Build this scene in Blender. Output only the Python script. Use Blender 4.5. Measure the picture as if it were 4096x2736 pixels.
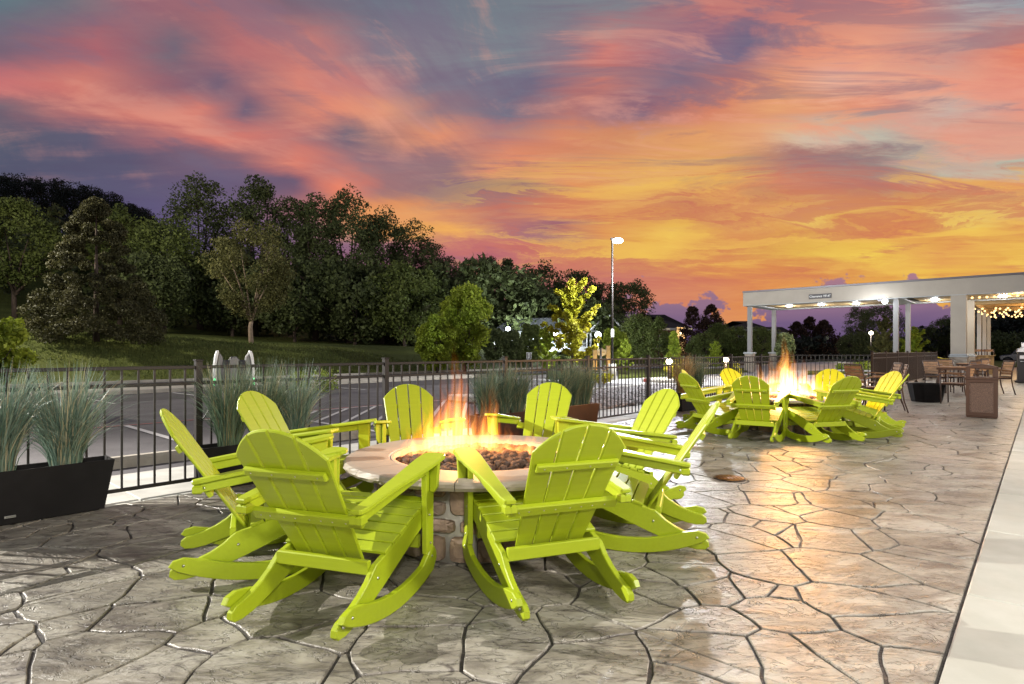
import bpy, math, random
import numpy as np
from math import sin, cos, pi, radians, sqrt, atan2
from mathutils import Vector, Matrix, noise

SC = bpy.context.scene
for o in list(bpy.data.objects):
    bpy.data.objects.remove(o)
rnd = random.Random(11)
F, HX, HY, CH = 2341.0, 2048.0, 1405.0, 1.45   # calibrated lens (px), centre, horizon, eye height

# ---------------------------------------------------------------- camera
cam_d = bpy.data.cameras.new('camera')
cam_d.sensor_width = 36.0
cam_d.lens = F / 4096 * 36
cam_d.shift_y = (HY - 1368) / 4096
cam_d.clip_start = .05
cam_d.clip_end = 3000
cam = bpy.data.objects.new('camera', cam_d)
cam.location = (0, 0, CH)
cam.rotation_euler = (radians(90), 0, 0)
SC.collection.objects.link(cam)
SC.camera = cam
SC.view_settings.view_transform = 'Standard'
SC.view_settings.look = 'None'
SC.view_settings.exposure = 0.0
SC.view_settings.gamma = 1.0
SC.view_settings.use_curve_mapping = False
SC.render.engine = 'CYCLES'
SC.cycles.use_denoising = True
SC.cycles.max_bounces = 8
SC.cycles.transparent_max_bounces = 24
SC.cycles.volume_bounces = 0
SC.cycles.caustics_reflective = False
SC.cycles.caustics_refractive = False
SC.cycles.sample_clamp_indirect = 4.0
SC.cycles.volume_step_rate = 1.0
SC.cycles.volume_max_steps = 96

def lin(c):
    out = []
    for v in c[:3]:
        v = v / 255.0
        out.append(v / 12.92 if v <= .04045 else ((v + .055) / 1.055) ** 2.4)
    return tuple(out) + (1.0,)

# ---------------------------------------------------------------- sunset sky (colour by direction)
world = bpy.data.worlds.new('World')
SC.world = world
world.use_nodes = True
WT = world.node_tree
for n in list(WT.nodes):
    WT.nodes.remove(n)

class NB:
    """small helper for node graphs"""
    def __init__(s, t): s.t = t
    def new(s, k, **kw):
        n = s.t.nodes.new(k)
        for a, b in kw.items(): setattr(n, a, b)
        return n
    def put(s, sock, v):
        if isinstance(v, bpy.types.NodeSocket): s.t.links.new(v, sock)
        else: sock.default_value = v
    def m(s, op, a, b=0.0, c=0.0, clamp=False):
        n = s.new('ShaderNodeMath', operation=op, use_clamp=clamp)
        s.put(n.inputs[0], a); s.put(n.inputs[1], b); s.put(n.inputs[2], c)
        return n.outputs[0]
    def mix(s, f, a, b, blend='MIX'):
        n = s.new('ShaderNodeMix', data_type='RGBA', blend_type=blend)
        s.put(n.inputs[0], f); s.put(n.inputs[6], a); s.put(n.inputs[7], b)
        return n.outputs[2]
    def rng(s, v, a, b, c=0.0, d=1.0, smooth=True):
        n = s.new('ShaderNodeMapRange', interpolation_type='SMOOTHSTEP' if smooth else 'LINEAR')
        s.put(n.inputs[0], v); s.put(n.inputs[1], a); s.put(n.inputs[2], b); s.put(n.inputs[3], c); s.put(n.inputs[4], d)
        return n.outputs[0]
    def xyz(s, x, y, z=0.0):
        n = s.new('ShaderNodeCombineXYZ'); s.put(n.inputs[0], x); s.put(n.inputs[1], y); s.put(n.inputs[2], z)
        return n.outputs[0]
    def noise(s, vec, scale=1.0, detail=4.0, rough=.55, dist=0.0, out=0, dim='3D'):
        n = s.new('ShaderNodeTexNoise', noise_dimensions=dim)
        if vec is not None: s.put(n.inputs['Vector'], vec)
        n.inputs['Scale'].default_value = scale; n.inputs['Detail'].default_value = detail
        n.inputs['Roughness'].default_value = rough; n.inputs['Distortion'].default_value = dist
        return n.outputs[out]
    def ramp(s, fac, stops, interp='LINEAR'):
        n = s.new('ShaderNodeValToRGB'); cr = n.color_ramp; cr.interpolation = interp
        while len(cr.elements) > 1: cr.elements.remove(cr.elements[-1])
        cr.elements[0].position = stops[0][0]; cr.elements[0].color = stops[0][1]
        for p, c in stops[1:]:
            e = cr.elements.new(p); e.color = c
        s.put(n.inputs[0], fac)
        return n.outputs[0]

w = NB(WT)
tc = w.new('ShaderNodeTexCoord')
sep = w.new('ShaderNodeSeparateXYZ'); WT.links.new(tc.outputs['Generated'], sep.inputs[0])
dx, dy, dz = sep.outputs
yy = w.m('MAXIMUM', dy, .28)
u0 = w.m('DIVIDE', dx, yy)
w0 = w.m('DIVIDE', dz, yy)
# cirrus streaks fan out of one vanishing point low on the horizon
ru = w.m('SUBTRACT', u0, .20); rw = w.m('SUBTRACT', w0, .13)
rr = w.m('SQRT', w.m('ADD', w.m('MULTIPLY', ru, ru), w.m('ADD', w.m('MULTIPLY', rw, rw), .004)))
th = w.m('ARCTAN2', rw, ru)
lr = w.m('LOGARITHM', rr, 2.718)
fan = w.xyz(w.m('MULTIPLY', w.m('COSINE', th), 5.0), w.m('MULTIPLY', w.m('SINE', th), 5.0), w.m('MULTIPLY', lr, 1.5))
n1 = w.noise(fan, 1.0, 9.0, .60, .8)
fm = w.m('MULTIPLY', w.rng(rr, .14, .50, 0, 1), w.rng(u0, .18, -.12, .0, 1))
fan2 = w.noise(w.xyz(w.m('MULTIPLY', w.m('COSINE', th), 17.0), w.m('MULTIPLY', w.m('SINE', th), 17.0), w.m('MULTIPLY', lr, 2.4)), 1.0, 8.0, .66, .4)
flat = w.xyz(w.m('MULTIPLY', u0, 1.7), w.m('MULTIPLY', w0, 11.0), 3.0)
n2 = w.noise(flat, 1.5, 9.0, .64, .9)
n3 = w.noise(w.xyz(w.m('MULTIPLY', u0, 4.0), w.m('MULTIPLY', w0, 24.0), 9.0), 1.4, 9.0, .68, .8)
d1 = w.m('MULTIPLY', w.m('SUBTRACT', n1, .5), fm); d4 = w.m('MULTIPLY', w.m('SUBTRACT', fan2, .5), fm); d2 = w.m('SUBTRACT', n2, .5); d3 = w.m('SUBTRACT', n3, .5)
uu = w.m('ADD', u0, w.m('ADD', w.m('MULTIPLY', d1, .05), w.m('MULTIPLY', d2, w.m('SUBTRACT', .22, w.m('MULTIPLY', fm, .14)))))
ww = w.m('ADD', w0, w.m('ADD', w.m('MULTIPLY', d1, .08), w.m('ADD', w.m('MULTIPLY', d2, w.m('SUBTRACT', .12, w.m('MULTIPLY', fm, .10))), w.m('MULTIPLY', d3, w.m('SUBTRACT', .07, w.m('MULTIPLY', fm, .05))))))
fx = w.rng(uu, -.93, .93, 0, 1, smooth=False)
def st(x): return min(1, max(0, ((x - 2048) / F + .93) / 1.86))
ROWS = [
 (-260, [(0,(100,112,124)),(700,(122,112,124)),(1400,(116,116,128)),(2048,(122,128,138)),(2700,(160,122,124)),(3300,(172,132,132)),(4096,(150,150,158))]),
 (0,   [(0,(100,118,128)),(250,(112,114,124)),(520,(148,106,118)),(900,(165,106,112)),(1150,(124,104,118)),(1500,(112,114,130)),(2048,(118,126,136)),(2500,(128,126,136)),(2850,(196,122,116)),(3200,(190,122,118)),(3600,(212,136,122)),(3850,(170,160,162)),(4096,(150,152,160))]),
 (200, [(0,(122,102,118)),(400,(170,102,110)),(700,(118,104,118)),(950,(185,116,116)),(1250,(196,124,118)),(1500,(134,120,134)),(2048,(124,130,140)),(2260,(140,122,134)),(2450,(205,126,118)),(2700,(160,118,130)),(2950,(118,104,130)),(3200,(222,144,120)),(3450,(232,156,128)),(3800,(200,150,140)),(4096,(226,134,108))]),
 (330, [(0,(196,112,114)),(350,(206,122,112)),(650,(150,104,114)),(880,(118,98,118)),(1200,(214,132,118)),(1480,(190,124,124)),(1700,(128,116,132)),(2100,(116,112,132)),(2400,(196,124,114)),(2650,(140,110,126)),(2900,(196,122,108)),(3100,(228,150,114)),(3300,(232,172,150)),(3650,(232,160,136)),(4096,(228,146,126))]),
 (430, [(0,(116,98,112)),(300,(180,112,112)),(560,(208,124,112)),(800,(214,130,116)),(980,(112,96,118)),(1280,(226,140,116)),(1550,(222,150,122)),(1750,(150,118,126)),(2050,(116,110,130)),(2300,(180,120,116)),(2600,(140,106,122)),(2850,(212,132,106)),(3100,(226,158,114)),(3500,(228,150,124)),(3800,(200,170,160)),(4096,(224,150,132))]),
 (540, [(0,(92,94,112)),(350,(96,92,114)),(620,(170,110,114)),(880,(216,126,112)),(1180,(190,120,116)),(1400,(116,104,120)),(1750,(226,148,114)),(2000,(176,124,124)),(2250,(214,136,106)),(2500,(208,138,104)),(2800,(226,158,106)),(3050,(226,164,122)),(3260,(206,190,168)),(3550,(190,184,168)),(3850,(226,160,136)),(4096,(214,160,140))]),
 (630, [(0,(86,88,110)),(500,(94,90,114)),(950,(140,102,114)),(1200,(216,126,110)),(1450,(150,114,122)),(1800,(150,116,122)),(2020,(228,144,108)),(2300,(214,144,104)),(2600,(226,164,104)),(2900,(226,170,104)),(3150,(168,132,124)),(3500,(154,132,130)),(3850,(176,174,162)),(4096,(184,180,164))]),
 (740, [(0,(84,84,108)),(500,(94,88,116)),(900,(106,92,120)),(1150,(112,92,114)),(1380,(232,130,104)),(1550,(160,116,118)),(1900,(140,112,120)),(2100,(150,112,116)),(2300,(226,150,98)),(2550,(230,176,102)),(2850,(230,172,96)),(3100,(214,136,104)),(3500,(180,128,116)),(3800,(216,140,102)),(4096,(224,150,100))]),
 (850, [(0,(78,76,104)),(600,(94,86,122)),(1000,(112,94,122)),(1250,(180,116,112)),(1480,(234,158,98)),(1750,(226,156,104)),(2000,(190,124,110)),(2200,(218,144,100)),(2500,(226,162,94)),(2750,(210,142,94)),(3100,(222,160,92)),(3300,(230,184,98)),(3600,(226,166,88)),(3900,(230,190,104)),(4096,(228,180,104))]),
 (920, [(0,(78,76,104)),(700,(98,90,126)),(1150,(120,98,128)),(1500,(232,166,98)),(1800,(240,174,96)),(2000,(180,118,116)),(2200,(160,108,118)),(2450,(222,150,90)),(2700,(236,190,90)),(3000,(216,142,88)),(3300,(228,176,86)),(3600,(222,148,86)),(3900,(238,196,90)),(4096,(216,140,88))]),
 (1000,[(0,(80,76,104)),(900,(108,96,130)),(1500,(150,108,126)),(1800,(196,116,114)),(2050,(206,124,108)),(2300,(214,140,94)),(2600,(236,186,86)),(2900,(214,138,88)),(3200,(228,180,84)),(3500,(238,196,86)),(3800,(222,150,86)),(4096,(234,184,86))]),
 (1080,[(0,(80,76,104)),(1500,(150,104,124)),(1900,(186,112,118)),(2200,(204,122,106)),(2600,(212,136,96)),(2900,(224,152,86)),(3300,(218,142,84)),(3700,(238,190,84)),(4096,(230,170,84))]),
 (1150,[(0,(80,76,104)),(1500,(130,98,124)),(1950,(186,118,122)),(2400,(200,122,110)),(2750,(212,132,100)),(3100,(224,146,84)),(3500,(228,164,80)),(4096,(228,166,84))]),
]
prev = None
pw = None
for y, stops in ROWS:
    wv = (HY - y) / F
    c = w.ramp(fx, [(st(x), lin(cc)) for x, cc in stops], 'B_SPLINE' if 0 else 'LINEAR')
    if prev is None: prev = c
    else:
        f = w.rng(ww, pw, wv, 0, 1)
        prev = w.mix(f, prev, c)
    pw = wv
# fine cloud texture: streaks lighter and darker
tex = w.m('ADD', w.m('ADD', w.m('MULTIPLY', d2, .25), w.m('MULTIPLY', d4, .26)), w.m('MULTIPLY', d3, w.m('SUBTRACT', .55, w.m('MULTIPLY', fm, .4))))
mul = w.m('ADD', 1.0, tex)
sky = w.mix(1.0, prev, w.xyz(w.m('ADD', 1.0, w.m('MULTIPLY', tex, .6)), w.m('ADD', 1.0, w.m('MULTIPLY', tex, 1.5)), w.m('ADD', 1.0, w.m('MULTIPLY', tex, .9))), 'MULTIPLY')
zone = w.m('MULTIPLY', w.m('MULTIPLY', w.rng(w0, .09, .15, 0, 1), w.rng(w0, .24, .40, 1, 0)), w.rng(u0, -.22, .10, 0, 1))
s1 = w.noise(w.xyz(w.m('ADD', w.m('MULTIPLY', u0, 1.7), w.m('MULTIPLY', d2, .8)), w.m('ADD', w.m('MULTIPLY', w0, 21.0), w.m('MULTIPLY', d2, 3.0)), 21.0), 1.3, 8.0, .62, .6)
sky = w.mix(w.m('MULTIPLY', zone, w.rng(s1, .50, .62, 0, .60)), sky, lin((240, 192, 92)))
sky = w.mix(w.m('MULTIPLY', zone, w.rng(s1, .49, .38, 0, .62)), sky, lin((202, 112, 92)))
zone2 = w.rng(w0, .22, .36, 0, 1)
n5 = w.m('ADD', .5, w.m('MULTIPLY', w.m('ADD', w.m('MULTIPLY', d1, .75), w.m('MULTIPLY', d2, .35)), .9))
s2 = w.mix(w.rng(u0, -.10, .20, 0, 1), w.xyz(n5, n5, n5), w.xyz(n2, n2, n2))
sky = w.mix(w.m('MULTIPLY', zone2, w.rng(s2, .50, .38, 0, .45)), sky, lin((116, 108, 130)))
sky = w.mix(w.m('MULTIPLY', zone2, w.rng(s2, .53, .66, 0, .40)), sky, lin((232, 160, 140)))
# bank of violet cumulus low over the horizon
bil = w.new('ShaderNodeTexVoronoi', feature='SMOOTH_F1'); bil.inputs['Scale'].default_value = 13.0; bil.inputs['Smoothness'].default_value = .25
bil.inputs['Detail'].default_value = 4.0; bil.inputs['Roughness'].default_value = .6
w.put(bil.inputs['Vector'], w.xyz(u0, w.m('MULTIPLY', w0, 1.3), 1.7))
cn = w.noise(w.xyz(u0, 4.0, 0.0), 3.8, 3.0, .6)
top = w.m('ADD', .072, w.m('ADD', w.m('MULTIPLY', w.m('SUBTRACT', cn, .42), .17), w.m('MULTIPLY', bil.outputs['Distance'], -.07)))
top = w.m('ADD', w.m('ADD', top, .060), w.m('ADD', w.rng(u0, .36, .50, 0, .034), w.m('MULTIPLY', w.rng(u0, .06, .16, 0, 1), w.rng(u0, .30, .42, .024, 0))))
inb = w.m('MULTIPLY', w.rng(w0, w.m('SUBTRACT', top, .007), w.m('ADD', top, .005), 1, 0), 1.0)
vio = w.ramp(w.rng(w.m('ADD', w0, w.m('MULTIPLY', d2, .05)), 0.0, .125, 0, 1, smooth=False),
             [(0, lin((90, 76, 116))), (.35, lin((114, 92, 128))), (.62, lin((142, 110, 136))), (1, lin((170, 124, 138)))])
sky = w.mix(inb, sky, vio)
# the half of the sky behind the viewer: plain grey violet dusk
bk = w.ramp(w.rng(dz, 0, .8, 0, 1, smooth=False), [(0, lin((120, 104, 128))), (.3, lin((122, 118, 138))), (1, lin((112, 124, 144)))])
sky = w.mix(w.rng(dy, .26, -.1, 0, 1), sky, bk)
bg = w.new('ShaderNodeBackground'); bg.inputs[1].default_value = 1.0
WT.links.new(sky, bg.inputs[0])
wo = w.new('ShaderNodeOutputWorld'); WT.links.new(bg.outputs[0], wo.inputs[0])
world.cycles.sampling_method = 'MANUAL'
world.cycles.sample_map_resolution = 512

def light(name, kind, loc, power, color, size=.1, rot=None, **kw):
    d = bpy.data.lights.new(name, kind); d.energy = power; d.color = color
    if kind == 'POINT': d.shadow_soft_size = size
    elif kind == 'AREA': d.size = size
    elif kind == 'SUN': d.angle = size
    for a, b in kw.items(): setattr(d, a, b)
    o = bpy.data.objects.new(name, d); o.location = loc
    if rot: o.rotation_euler = rot
    SC.collection.objects.link(o)
    return o
# last glow of the set sun, ahead to the right
light('sun', 'SUN', (0, 0, 30), .25, (1.0, .55, .25), radians(12), (radians(82), 0, radians(180 - 28)))

# ---------------------------------------------------------------- frames of reference
DP = (.672, .741); DQ = (.741, -.672)      # patio runs along p; q grows towards the hotel
def W(p, q, z=0.0): return Vector((p * DP[0] + q * DQ[0], p * DP[1] + q * DQ[1], z))
AP = atan2(DP[1], DP[0])                   # angle of the p axis
RP = AP - pi / 2                           # rotz that turns local +Y into +p
def S(x, z, h=0.0): return Vector(((x - HX) / F * z, z, h))
def HZ(y, z): return CH + (HY - y) / F * z
def PQ(v): return (v[0] * DP[0] + v[1] * DP[1], v[0] * DQ[0] + v[1] * DQ[1])

# ---------------------------------------------------------------- object helpers
def meta(o, label=None, cat=None, group=None, kind=None):
    if label: o['label'] = label
    if cat: o['category'] = cat
    if group: o['group'] = group
    if kind: o['kind'] = kind
    return o
def link(o, parent=None):
    SC.collection.objects.link(o)
    if parent is not None: o.parent = parent
    return o
def empty(name, loc=(0, 0, 0), rz=0.0, **k):
    o = bpy.data.objects.new(name, None); o.empty_display_size = .1
    o.location = loc; o.rotation_euler = (0, 0, rz); link(o)
    return meta(o, **k)
def mkobj(name, me, parent=None, loc=(0, 0, 0), rot=(0, 0, 0), **k):
    o = bpy.data.objects.new(name, me); o.location = loc; o.rotation_euler = rot
    link(o, parent); return meta(o, **k)
def copy_tree(o, parent=None):
    c = o.copy(); SC.collection.objects.link(c); c.parent = parent
    for ch in list(o.children): copy_tree(ch, c)
    return c

class MB:
    def __init__(s): s.v = []; s.f = []; s.mi = []; s.sm = []; s.cm = 0
    def add(s, vs, fs, M=None, smooth=False):
        b = len(s.v)
        if M is not None: vs = [M @ Vector(v) for v in vs]
        s.v += [tuple(v) for v in vs]
        s.f += [tuple(i + b for i in f) for f in fs]
        s.mi += [s.cm] * len(fs); s.sm += [smooth] * len(fs)
        return s
    def box(s, c, d, M=None, bev=0.0):
        x, y, z = d[0] / 2, d[1] / 2, d[2] / 2
        T = Matrix.Translation(c)
        if M is not None: T = M @ T
        if bev <= 0:
            vs = [(i * x, j * y, k * z) for k in (-1, 1) for j in (-1, 1) for i in (-1, 1)]
            return s.add(vs, [(0, 2, 3, 1), (4, 5, 7, 6), (0, 1, 5, 4), (2, 6, 7, 3), (0, 4, 6, 2), (1, 3, 7, 5)], T)
        return s.prism([(-x, -y), (x, -y), (x, y), (-x, y)], 2 * z, bev, T @ Matrix.Translation((0, 0, -z)))
    def prism(s, pts, t, bev=0.0, M=None, smooth=False):
        """outline in local XY, extruded 0..t along Z, both rims chamfered"""
        a = sum(pts[i - 1][0] * pts[i][1] - pts[i][0] * pts[i - 1][1] for i in range(len(pts)))
        if a < 0: pts = pts[::-1]
        n = len(pts)
        if bev > 0:
            ins = []
            for i in range(n):
                p0 = Vector(pts[i - 1][:2]); p1 = Vector(pts[i][:2]); p2 = Vector(pts[(i + 1) % n][:2])
                e1 = (p1 - p0).normalized(); e2 = (p2 - p1).normalized()
                n1 = Vector((-e1.y, e1.x)); n2 = Vector((-e2.y, e2.x))
                m = n1 + n2
                if m.length < 1e-6: m = n1.copy()
                m.normalize(); k = 1.0 / max(.5, m.dot(n1))
                ins.append(p1 + m * bev * k)
            rings = [(ins, 0), (pts, bev), (pts, t - bev), (ins, t)]
        else: rings = [(pts, 0), (pts, t)]
        vs = [(q[0], q[1], z) for r, z in rings for q in r]
        fs = [tuple(range(n))[::-1]]
        for k in range(len(rings) - 1):
            for i in range(n):
                j = (i + 1) % n
                fs.append((k * n + i, k * n + j, (k + 1) * n + j, (k + 1) * n + i))
        fs.append(tuple(range((len(rings) - 1) * n, len(rings) * n)))
        return s.add(vs, fs, M, smooth)
    def tube(s, pts, r, n=8, cap=True, M=None, smooth=True):
        P = [Vector(p) for p in pts]; R = r if isinstance(r, (list, tuple)) else [r] * len(P)
        vs = []; up = Vector((0, 0, 1)); x = None
        for i, p in enumerate(P):
            t = (P[min(i + 1, len(P) - 1)] - P[max(i - 1, 0)]).normalized()
            if x is None: x = t.cross(up) if abs(t.dot(up)) < .95 else t.cross(Vector((0, 1, 0)))
            x = (x - t * x.dot(t)).normalized(); y = t.cross(x)
            for k in range(n):
                a = 2 * pi * k / n
                vs.append(p + (x * cos(a) + y * sin(a)) * R[i])
        fs = []
        for i in range(len(P) - 1):
            for k in range(n):
                j = (k + 1) % n
                fs.append((i * n + k, i * n + j, (i + 1) * n + j, (i + 1) * n + k))
        if cap:
            fs.append(tuple(range(n))[::-1]); fs.append(tuple(range((len(P) - 1) * n, len(P) * n)))
        return s.add(vs, fs, M, smooth)
    def lathe(s, prof, n=24, M=None, smooth=True):
        vs = []; fs = []
        for r, z in prof:
            for k in range(n):
                a = 2 * pi * k / n; vs.append((r * cos(a), r * sin(a), z))
        for i in range(len(prof) - 1):
            for k in range(n):
                j = (k + 1) % n
                fs.append((i * n + k, i * n + j, (i + 1) * n + j, (i + 1) * n + k))
        if prof[0][0] > 1e-5: fs.append(tuple(range(n))[::-1])
        if prof[-1][0] > 1e-5: fs.append(tuple(range((len(prof) - 1) * n, len(prof) * n)))
        return s.add(vs, fs, M, smooth)
    def ball(s, c, r, n=8, m=6, sc=(1, 1, 1)):
        prof = []
        vs = [(c[0], c[1], c[2] - r * sc[2])]; fs = []
        for i in range(1, m):
            a = pi * i / m
            for k in range(n):
                b = 2 * pi * k / n
                vs.append((c[0] + r * sc[0] * sin(a) * cos(b), c[1] + r * sc[1] * sin(a) * sin(b), c[2] - r * sc[2] * cos(a)))
        vs.append((c[0], c[1], c[2] + r * sc[2])); L = len(vs) - 1
        for k in range(n):
            j = (k + 1) % n
            fs.append((0, 1 + j, 1 + k)); fs.append((L, L - n + k, L - n + j))
            for i in range(m - 2):
                a = 1 + i * n
                fs.append((a + k, a + j, a + n + j, a + n + k))
        return s.add(vs, fs, None, True)
    def mesh(s, name, mats):
        me = bpy.data.meshes.new(name); me.from_pydata(s.v, [], s.f)
        for m in (mats if isinstance(mats, (list, tuple)) else [mats]): me.materials.append(m)
        me.polygons.foreach_set('material_index', s.mi)
        me.polygons.foreach_set('use_smooth', s.sm)
        me.update(); return me
    def build(s, name, mats, parent=None, loc=(0, 0, 0), rot=(0, 0, 0), **k):
        return mkobj(name, s.mesh(name, mats), parent, loc, rot, **k)

def fastmesh(name, V, Q, mat, smooth=False):
    """V (n,3) float array, Q (m,k) int array of k-gons"""
    me = bpy.data.meshes.new(name)
    V = np.ascontiguousarray(V, dtype=np.float32); Q = np.ascontiguousarray(Q, dtype=np.int32)
    me.vertices.add(len(V)); me.vertices.foreach_set('co', V.ravel())
    me.loops.add(Q.size); me.loops.foreach_set('vertex_index', Q.ravel())
    me.polygons.add(len(Q)); me.polygons.foreach_set('loop_start', np.arange(0, Q.size, Q.shape[1], dtype=np.int32))
    me.polygons.foreach_set('loop_total', np.full(len(Q), Q.shape[1], dtype=np.int32))
    if smooth: me.polygons.foreach_set('use_smooth', np.ones(len(Q), dtype=bool))
    me.materials.append(mat); me.update(calc_edges=True); return me

AX = Matrix(((0, 0, 1, 0), (1, 0, 0, 0), (0, 1, 0, 0), (0, 0, 0, 1)))   # outline XY -> world YZ, thickness along X

AY = Matrix(((1, 0, 0, 0), (0, 0, -1, 0), (0, 1, 0, 0), (0, 0, 0, 1)))  # outline XY -> XZ, thickness along -Y

# ---------------------------------------------------------------- materials
def mat(name, col, rough=.6, metal=0.0, spec=.5, var=0.0, vscale=8.0, bump=0.0, bscale=40.0, col2=None, coat=0.0,
        stretch=None, detail=5.0, emit=None, estr=0.0, rvar=0.0, island=0.0, trans=0.0, bdist=.01, objrand=0.0):
    m = bpy.data.materials.new(name); m.use_nodes = True
    t = m.node_tree; n = NB(t); b = t.nodes['Principled BSDF']
    b.inputs['Roughness'].default_value = rough; b.inputs['Metallic'].default_value = metal
    b.inputs['Specular IOR Level'].default_value = spec
    if coat: b.inputs['Coat Weight'].default_value = coat; b.inputs['Coat Roughness'].default_value = .18
    col = tuple(col[:3]) + (1,)
    vec = n.new('ShaderNodeTexCoord').outputs['Object']
    if stretch:
        mp = n.new('ShaderNodeMapping'); mp.inputs['Scale'].default_value = stretch
        t.links.new(vec, mp.inputs[0]); vec = mp.outputs[0]
    c = None
    if var > 0 or col2:
        nz = n.noise(vec, vscale, detail, .6)
        c2 = (tuple(col2[:3]) + (1,)) if col2 else tuple(max(0, x * (1 - var)) for x in col[:3]) + (1,)
        c1 = col if col2 else tuple(min(1, x * (1 + var)) for x in col[:3]) + (1,)
        c = n.mix(n.rng(nz, .33, .67, 0, 1), c1, c2)
    if island > 0 or objrand > 0:
        r = n.new('ShaderNodeNewGeometry').outputs['Random Per Island'] if island > 0 else n.new('ShaderNodeObjectInfo').outputs['Random']
        k = island or objrand
        v = n.rng(r, 0, 1, 1 - k, 1 + k, smooth=False)
        c = n.mix(1.0, c if c is not None else col, n.xyz(v, v, v), 'MULTIPLY')
    if c is not None: t.links.new(c, b.inputs['Base Color'])
    else: b.inputs['Base Color'].default_value = col
    if rvar > 0:
        t.links.new(n.rng(n.noise(vec, vscale * 1.7, 4.0), .3, .7, max(.02, rough - rvar), min(1, rough + rvar)), b.inputs['Roughness'])
    if bump > 0:
        bn = n.new('ShaderNodeBump'); bn.inputs['Strength'].default_value = bump; bn.inputs['Distance'].default_value = bdist
        t.links.new(n.noise(vec, bscale, 6.0, .6), bn.inputs['Height']); t.links.new(bn.outputs[0], b.inputs['Normal'])
    if emit:
        b.inputs['Emission Color'].default_value = tuple(emit[:3]) + (1,); b.inputs['Emission Strength'].default_value = estr
    if trans > 0:
        tr = n.new('ShaderNodeBsdfTranslucent'); ms = n.new('ShaderNodeMixShader'); ms.inputs[0].default_value = trans
        if c is not None: t.links.new(c, tr.inputs[0])
        else: tr.inputs[0].default_value = col
        t.links.new(b.outputs[0], ms.inputs[1]); t.links.new(tr.outputs[0], ms.inputs[2])
        t.links.new(ms.outputs[0], t.nodes['Material Output'].inputs[0])
    return m

M_lime = mat('lime_plastic', (.345, .425, .012), .40, bump=.12, bscale=9, stretch=(1, 14, 14), bdist=.002, var=.03, vscale=3)
M_bolt = mat('steel_bolt', (.6, .6, .58), .3, 1.0)
M_column = mat('shaded_column_paint', (.24, .235, .23), .6)  # shade on the slim canopy columns is put into this darker grey
M_black = mat('black_metal', (.016, .013, .012), .5, spec=.35, bump=.05, bscale=200, bdist=.001)
M_bronze = mat('bronze_metal', (.045, .030, .022), .36, .4)
M_planter = mat('planter_plastic', (.008, .0075, .008), .75, spec=.2, var=.2, vscale=4)
M_planterb = mat('bronze_planter', (.055, .022, .012), .4, .3, var=.2, vscale=3)
M_soil = mat('soil', (.03, .02, .014), .95, bump=.8, bscale=60)
M_conc = mat('concrete', (.50, .49, .44), .75, var=.12, vscale=2.2, bump=.25, bscale=60, bdist=.004, rvar=.1)
M_conc2 = mat('kerb_concrete', (.42, .38, .31), .85, var=.15, vscale=3, bump=.3, bscale=50, bdist=.004)
M_walk = mat('sidewalk_concrete', (.40, .395, .345), .6, col2=(.355, .35, .30), vscale=2.6, bump=.2, bscale=90, bdist=.003, objrand=.05, rvar=.12)
M_asph = mat('asphalt', (.105, .098, .100), .8, var=.18, vscale=1.2, bump=.6, bscale=160, bdist=.006)
M_asphd = mat('old_asphalt', (.055, .050, .050), .85, var=.2, vscale=.8, bump=.6, bscale=120, bdist=.006)
M_white = mat('road_paint_white', (.62, .60, .57), .7, var=.12, vscale=30)
M_red = mat('road_paint_red', (.42, .07, .05), .7, var=.2, vscale=30)
M_yel = mat('road_paint_yellow', (.6, .36, .03), .7, var=.15, vscale=20)
M_stucco = mat('grey_stucco', (.40, .36, .30), .8, bump=.3, bscale=120, bdist=.003, var=.04, vscale=1)
M_trim = mat('painted_trim', (.42, .44, .44), .6)
M_cap = mat('metal_coping', (.16, .15, .16), .45, .3)
M_soffit = mat('soffit_board', (.45, .30, .12), .5, var=.15, vscale=2, stretch=(1, 8, 1), objrand=.12)
M_wood = mat('teak_slat', (.25, .125, .050), .5, var=.2, vscale=6, stretch=(1, 10, 1), objrand=.15)
M_pale = mat('pale_wood', (.50, .34, .15), .6, var=.15, vscale=5, objrand=.12)
M_brown = mat('brown_metal', (.075, .045, .034), .4, .35)
M_aggr = mat('pebble_panel', (.16, .11, .09), .7, col2=(.06, .045, .04), vscale=120, detail=3, bump=.8, bscale=160, bdist=.005)
M_lava = mat('lava_rock', (.05, .026, .017), .8, col2=(.16, .085, .045), vscale=1.3, objrand=.5, bump=1.0, bscale=90, bdist=.01)
M_slab = mat('cap_limestone', (.34, .29, .225), .55, col2=(.27, .23, .185), vscale=2.5, bump=.35, bscale=22, bdist=.004, objrand=.05)
M_slabin = mat('inner_lip', (.50, .34, .22), .6, var=.1, vscale=6)
M_mortar = mat('mortar', (.42, .40, .34), .9, var=.1, vscale=8, bump=.5, bscale=60, bdist=.006)
M_bark = mat('bark', (.085, .06, .045), .9, var=.3, vscale=6, bump=.6, bscale=30, stretch=(1, 1, .25))
M_barkl = mat('pale_bark', (.30, .22, .15), .9, var=.25, vscale=5)
M_river = mat('river_pebble', (.30, .27, .26), .6, island=.6)
M_glass = mat('window_glass', (.03, .035, .04), .08, spec=.8)
M_steel = mat('stainless_steel', (.55, .55, .56), .28, 1.0)
M_hwall = mat('hotel_wall', (.45, .43, .40), .8, bump=.2, bscale=80)
M_tape = mat('caution_tape', (.75, .58, .03), .5)
M_sign = mat('sign_face', (.05, .045, .045), .5)
M_signw = mat('sign_lettering', (.75, .75, .72), .6)
def foliage(name, c1, c2, trans=.25, isl=.45):
    return mat(name, c1, .6, spec=.25, col2=c2, vscale=.35, detail=3, island=isl, trans=trans)
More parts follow.
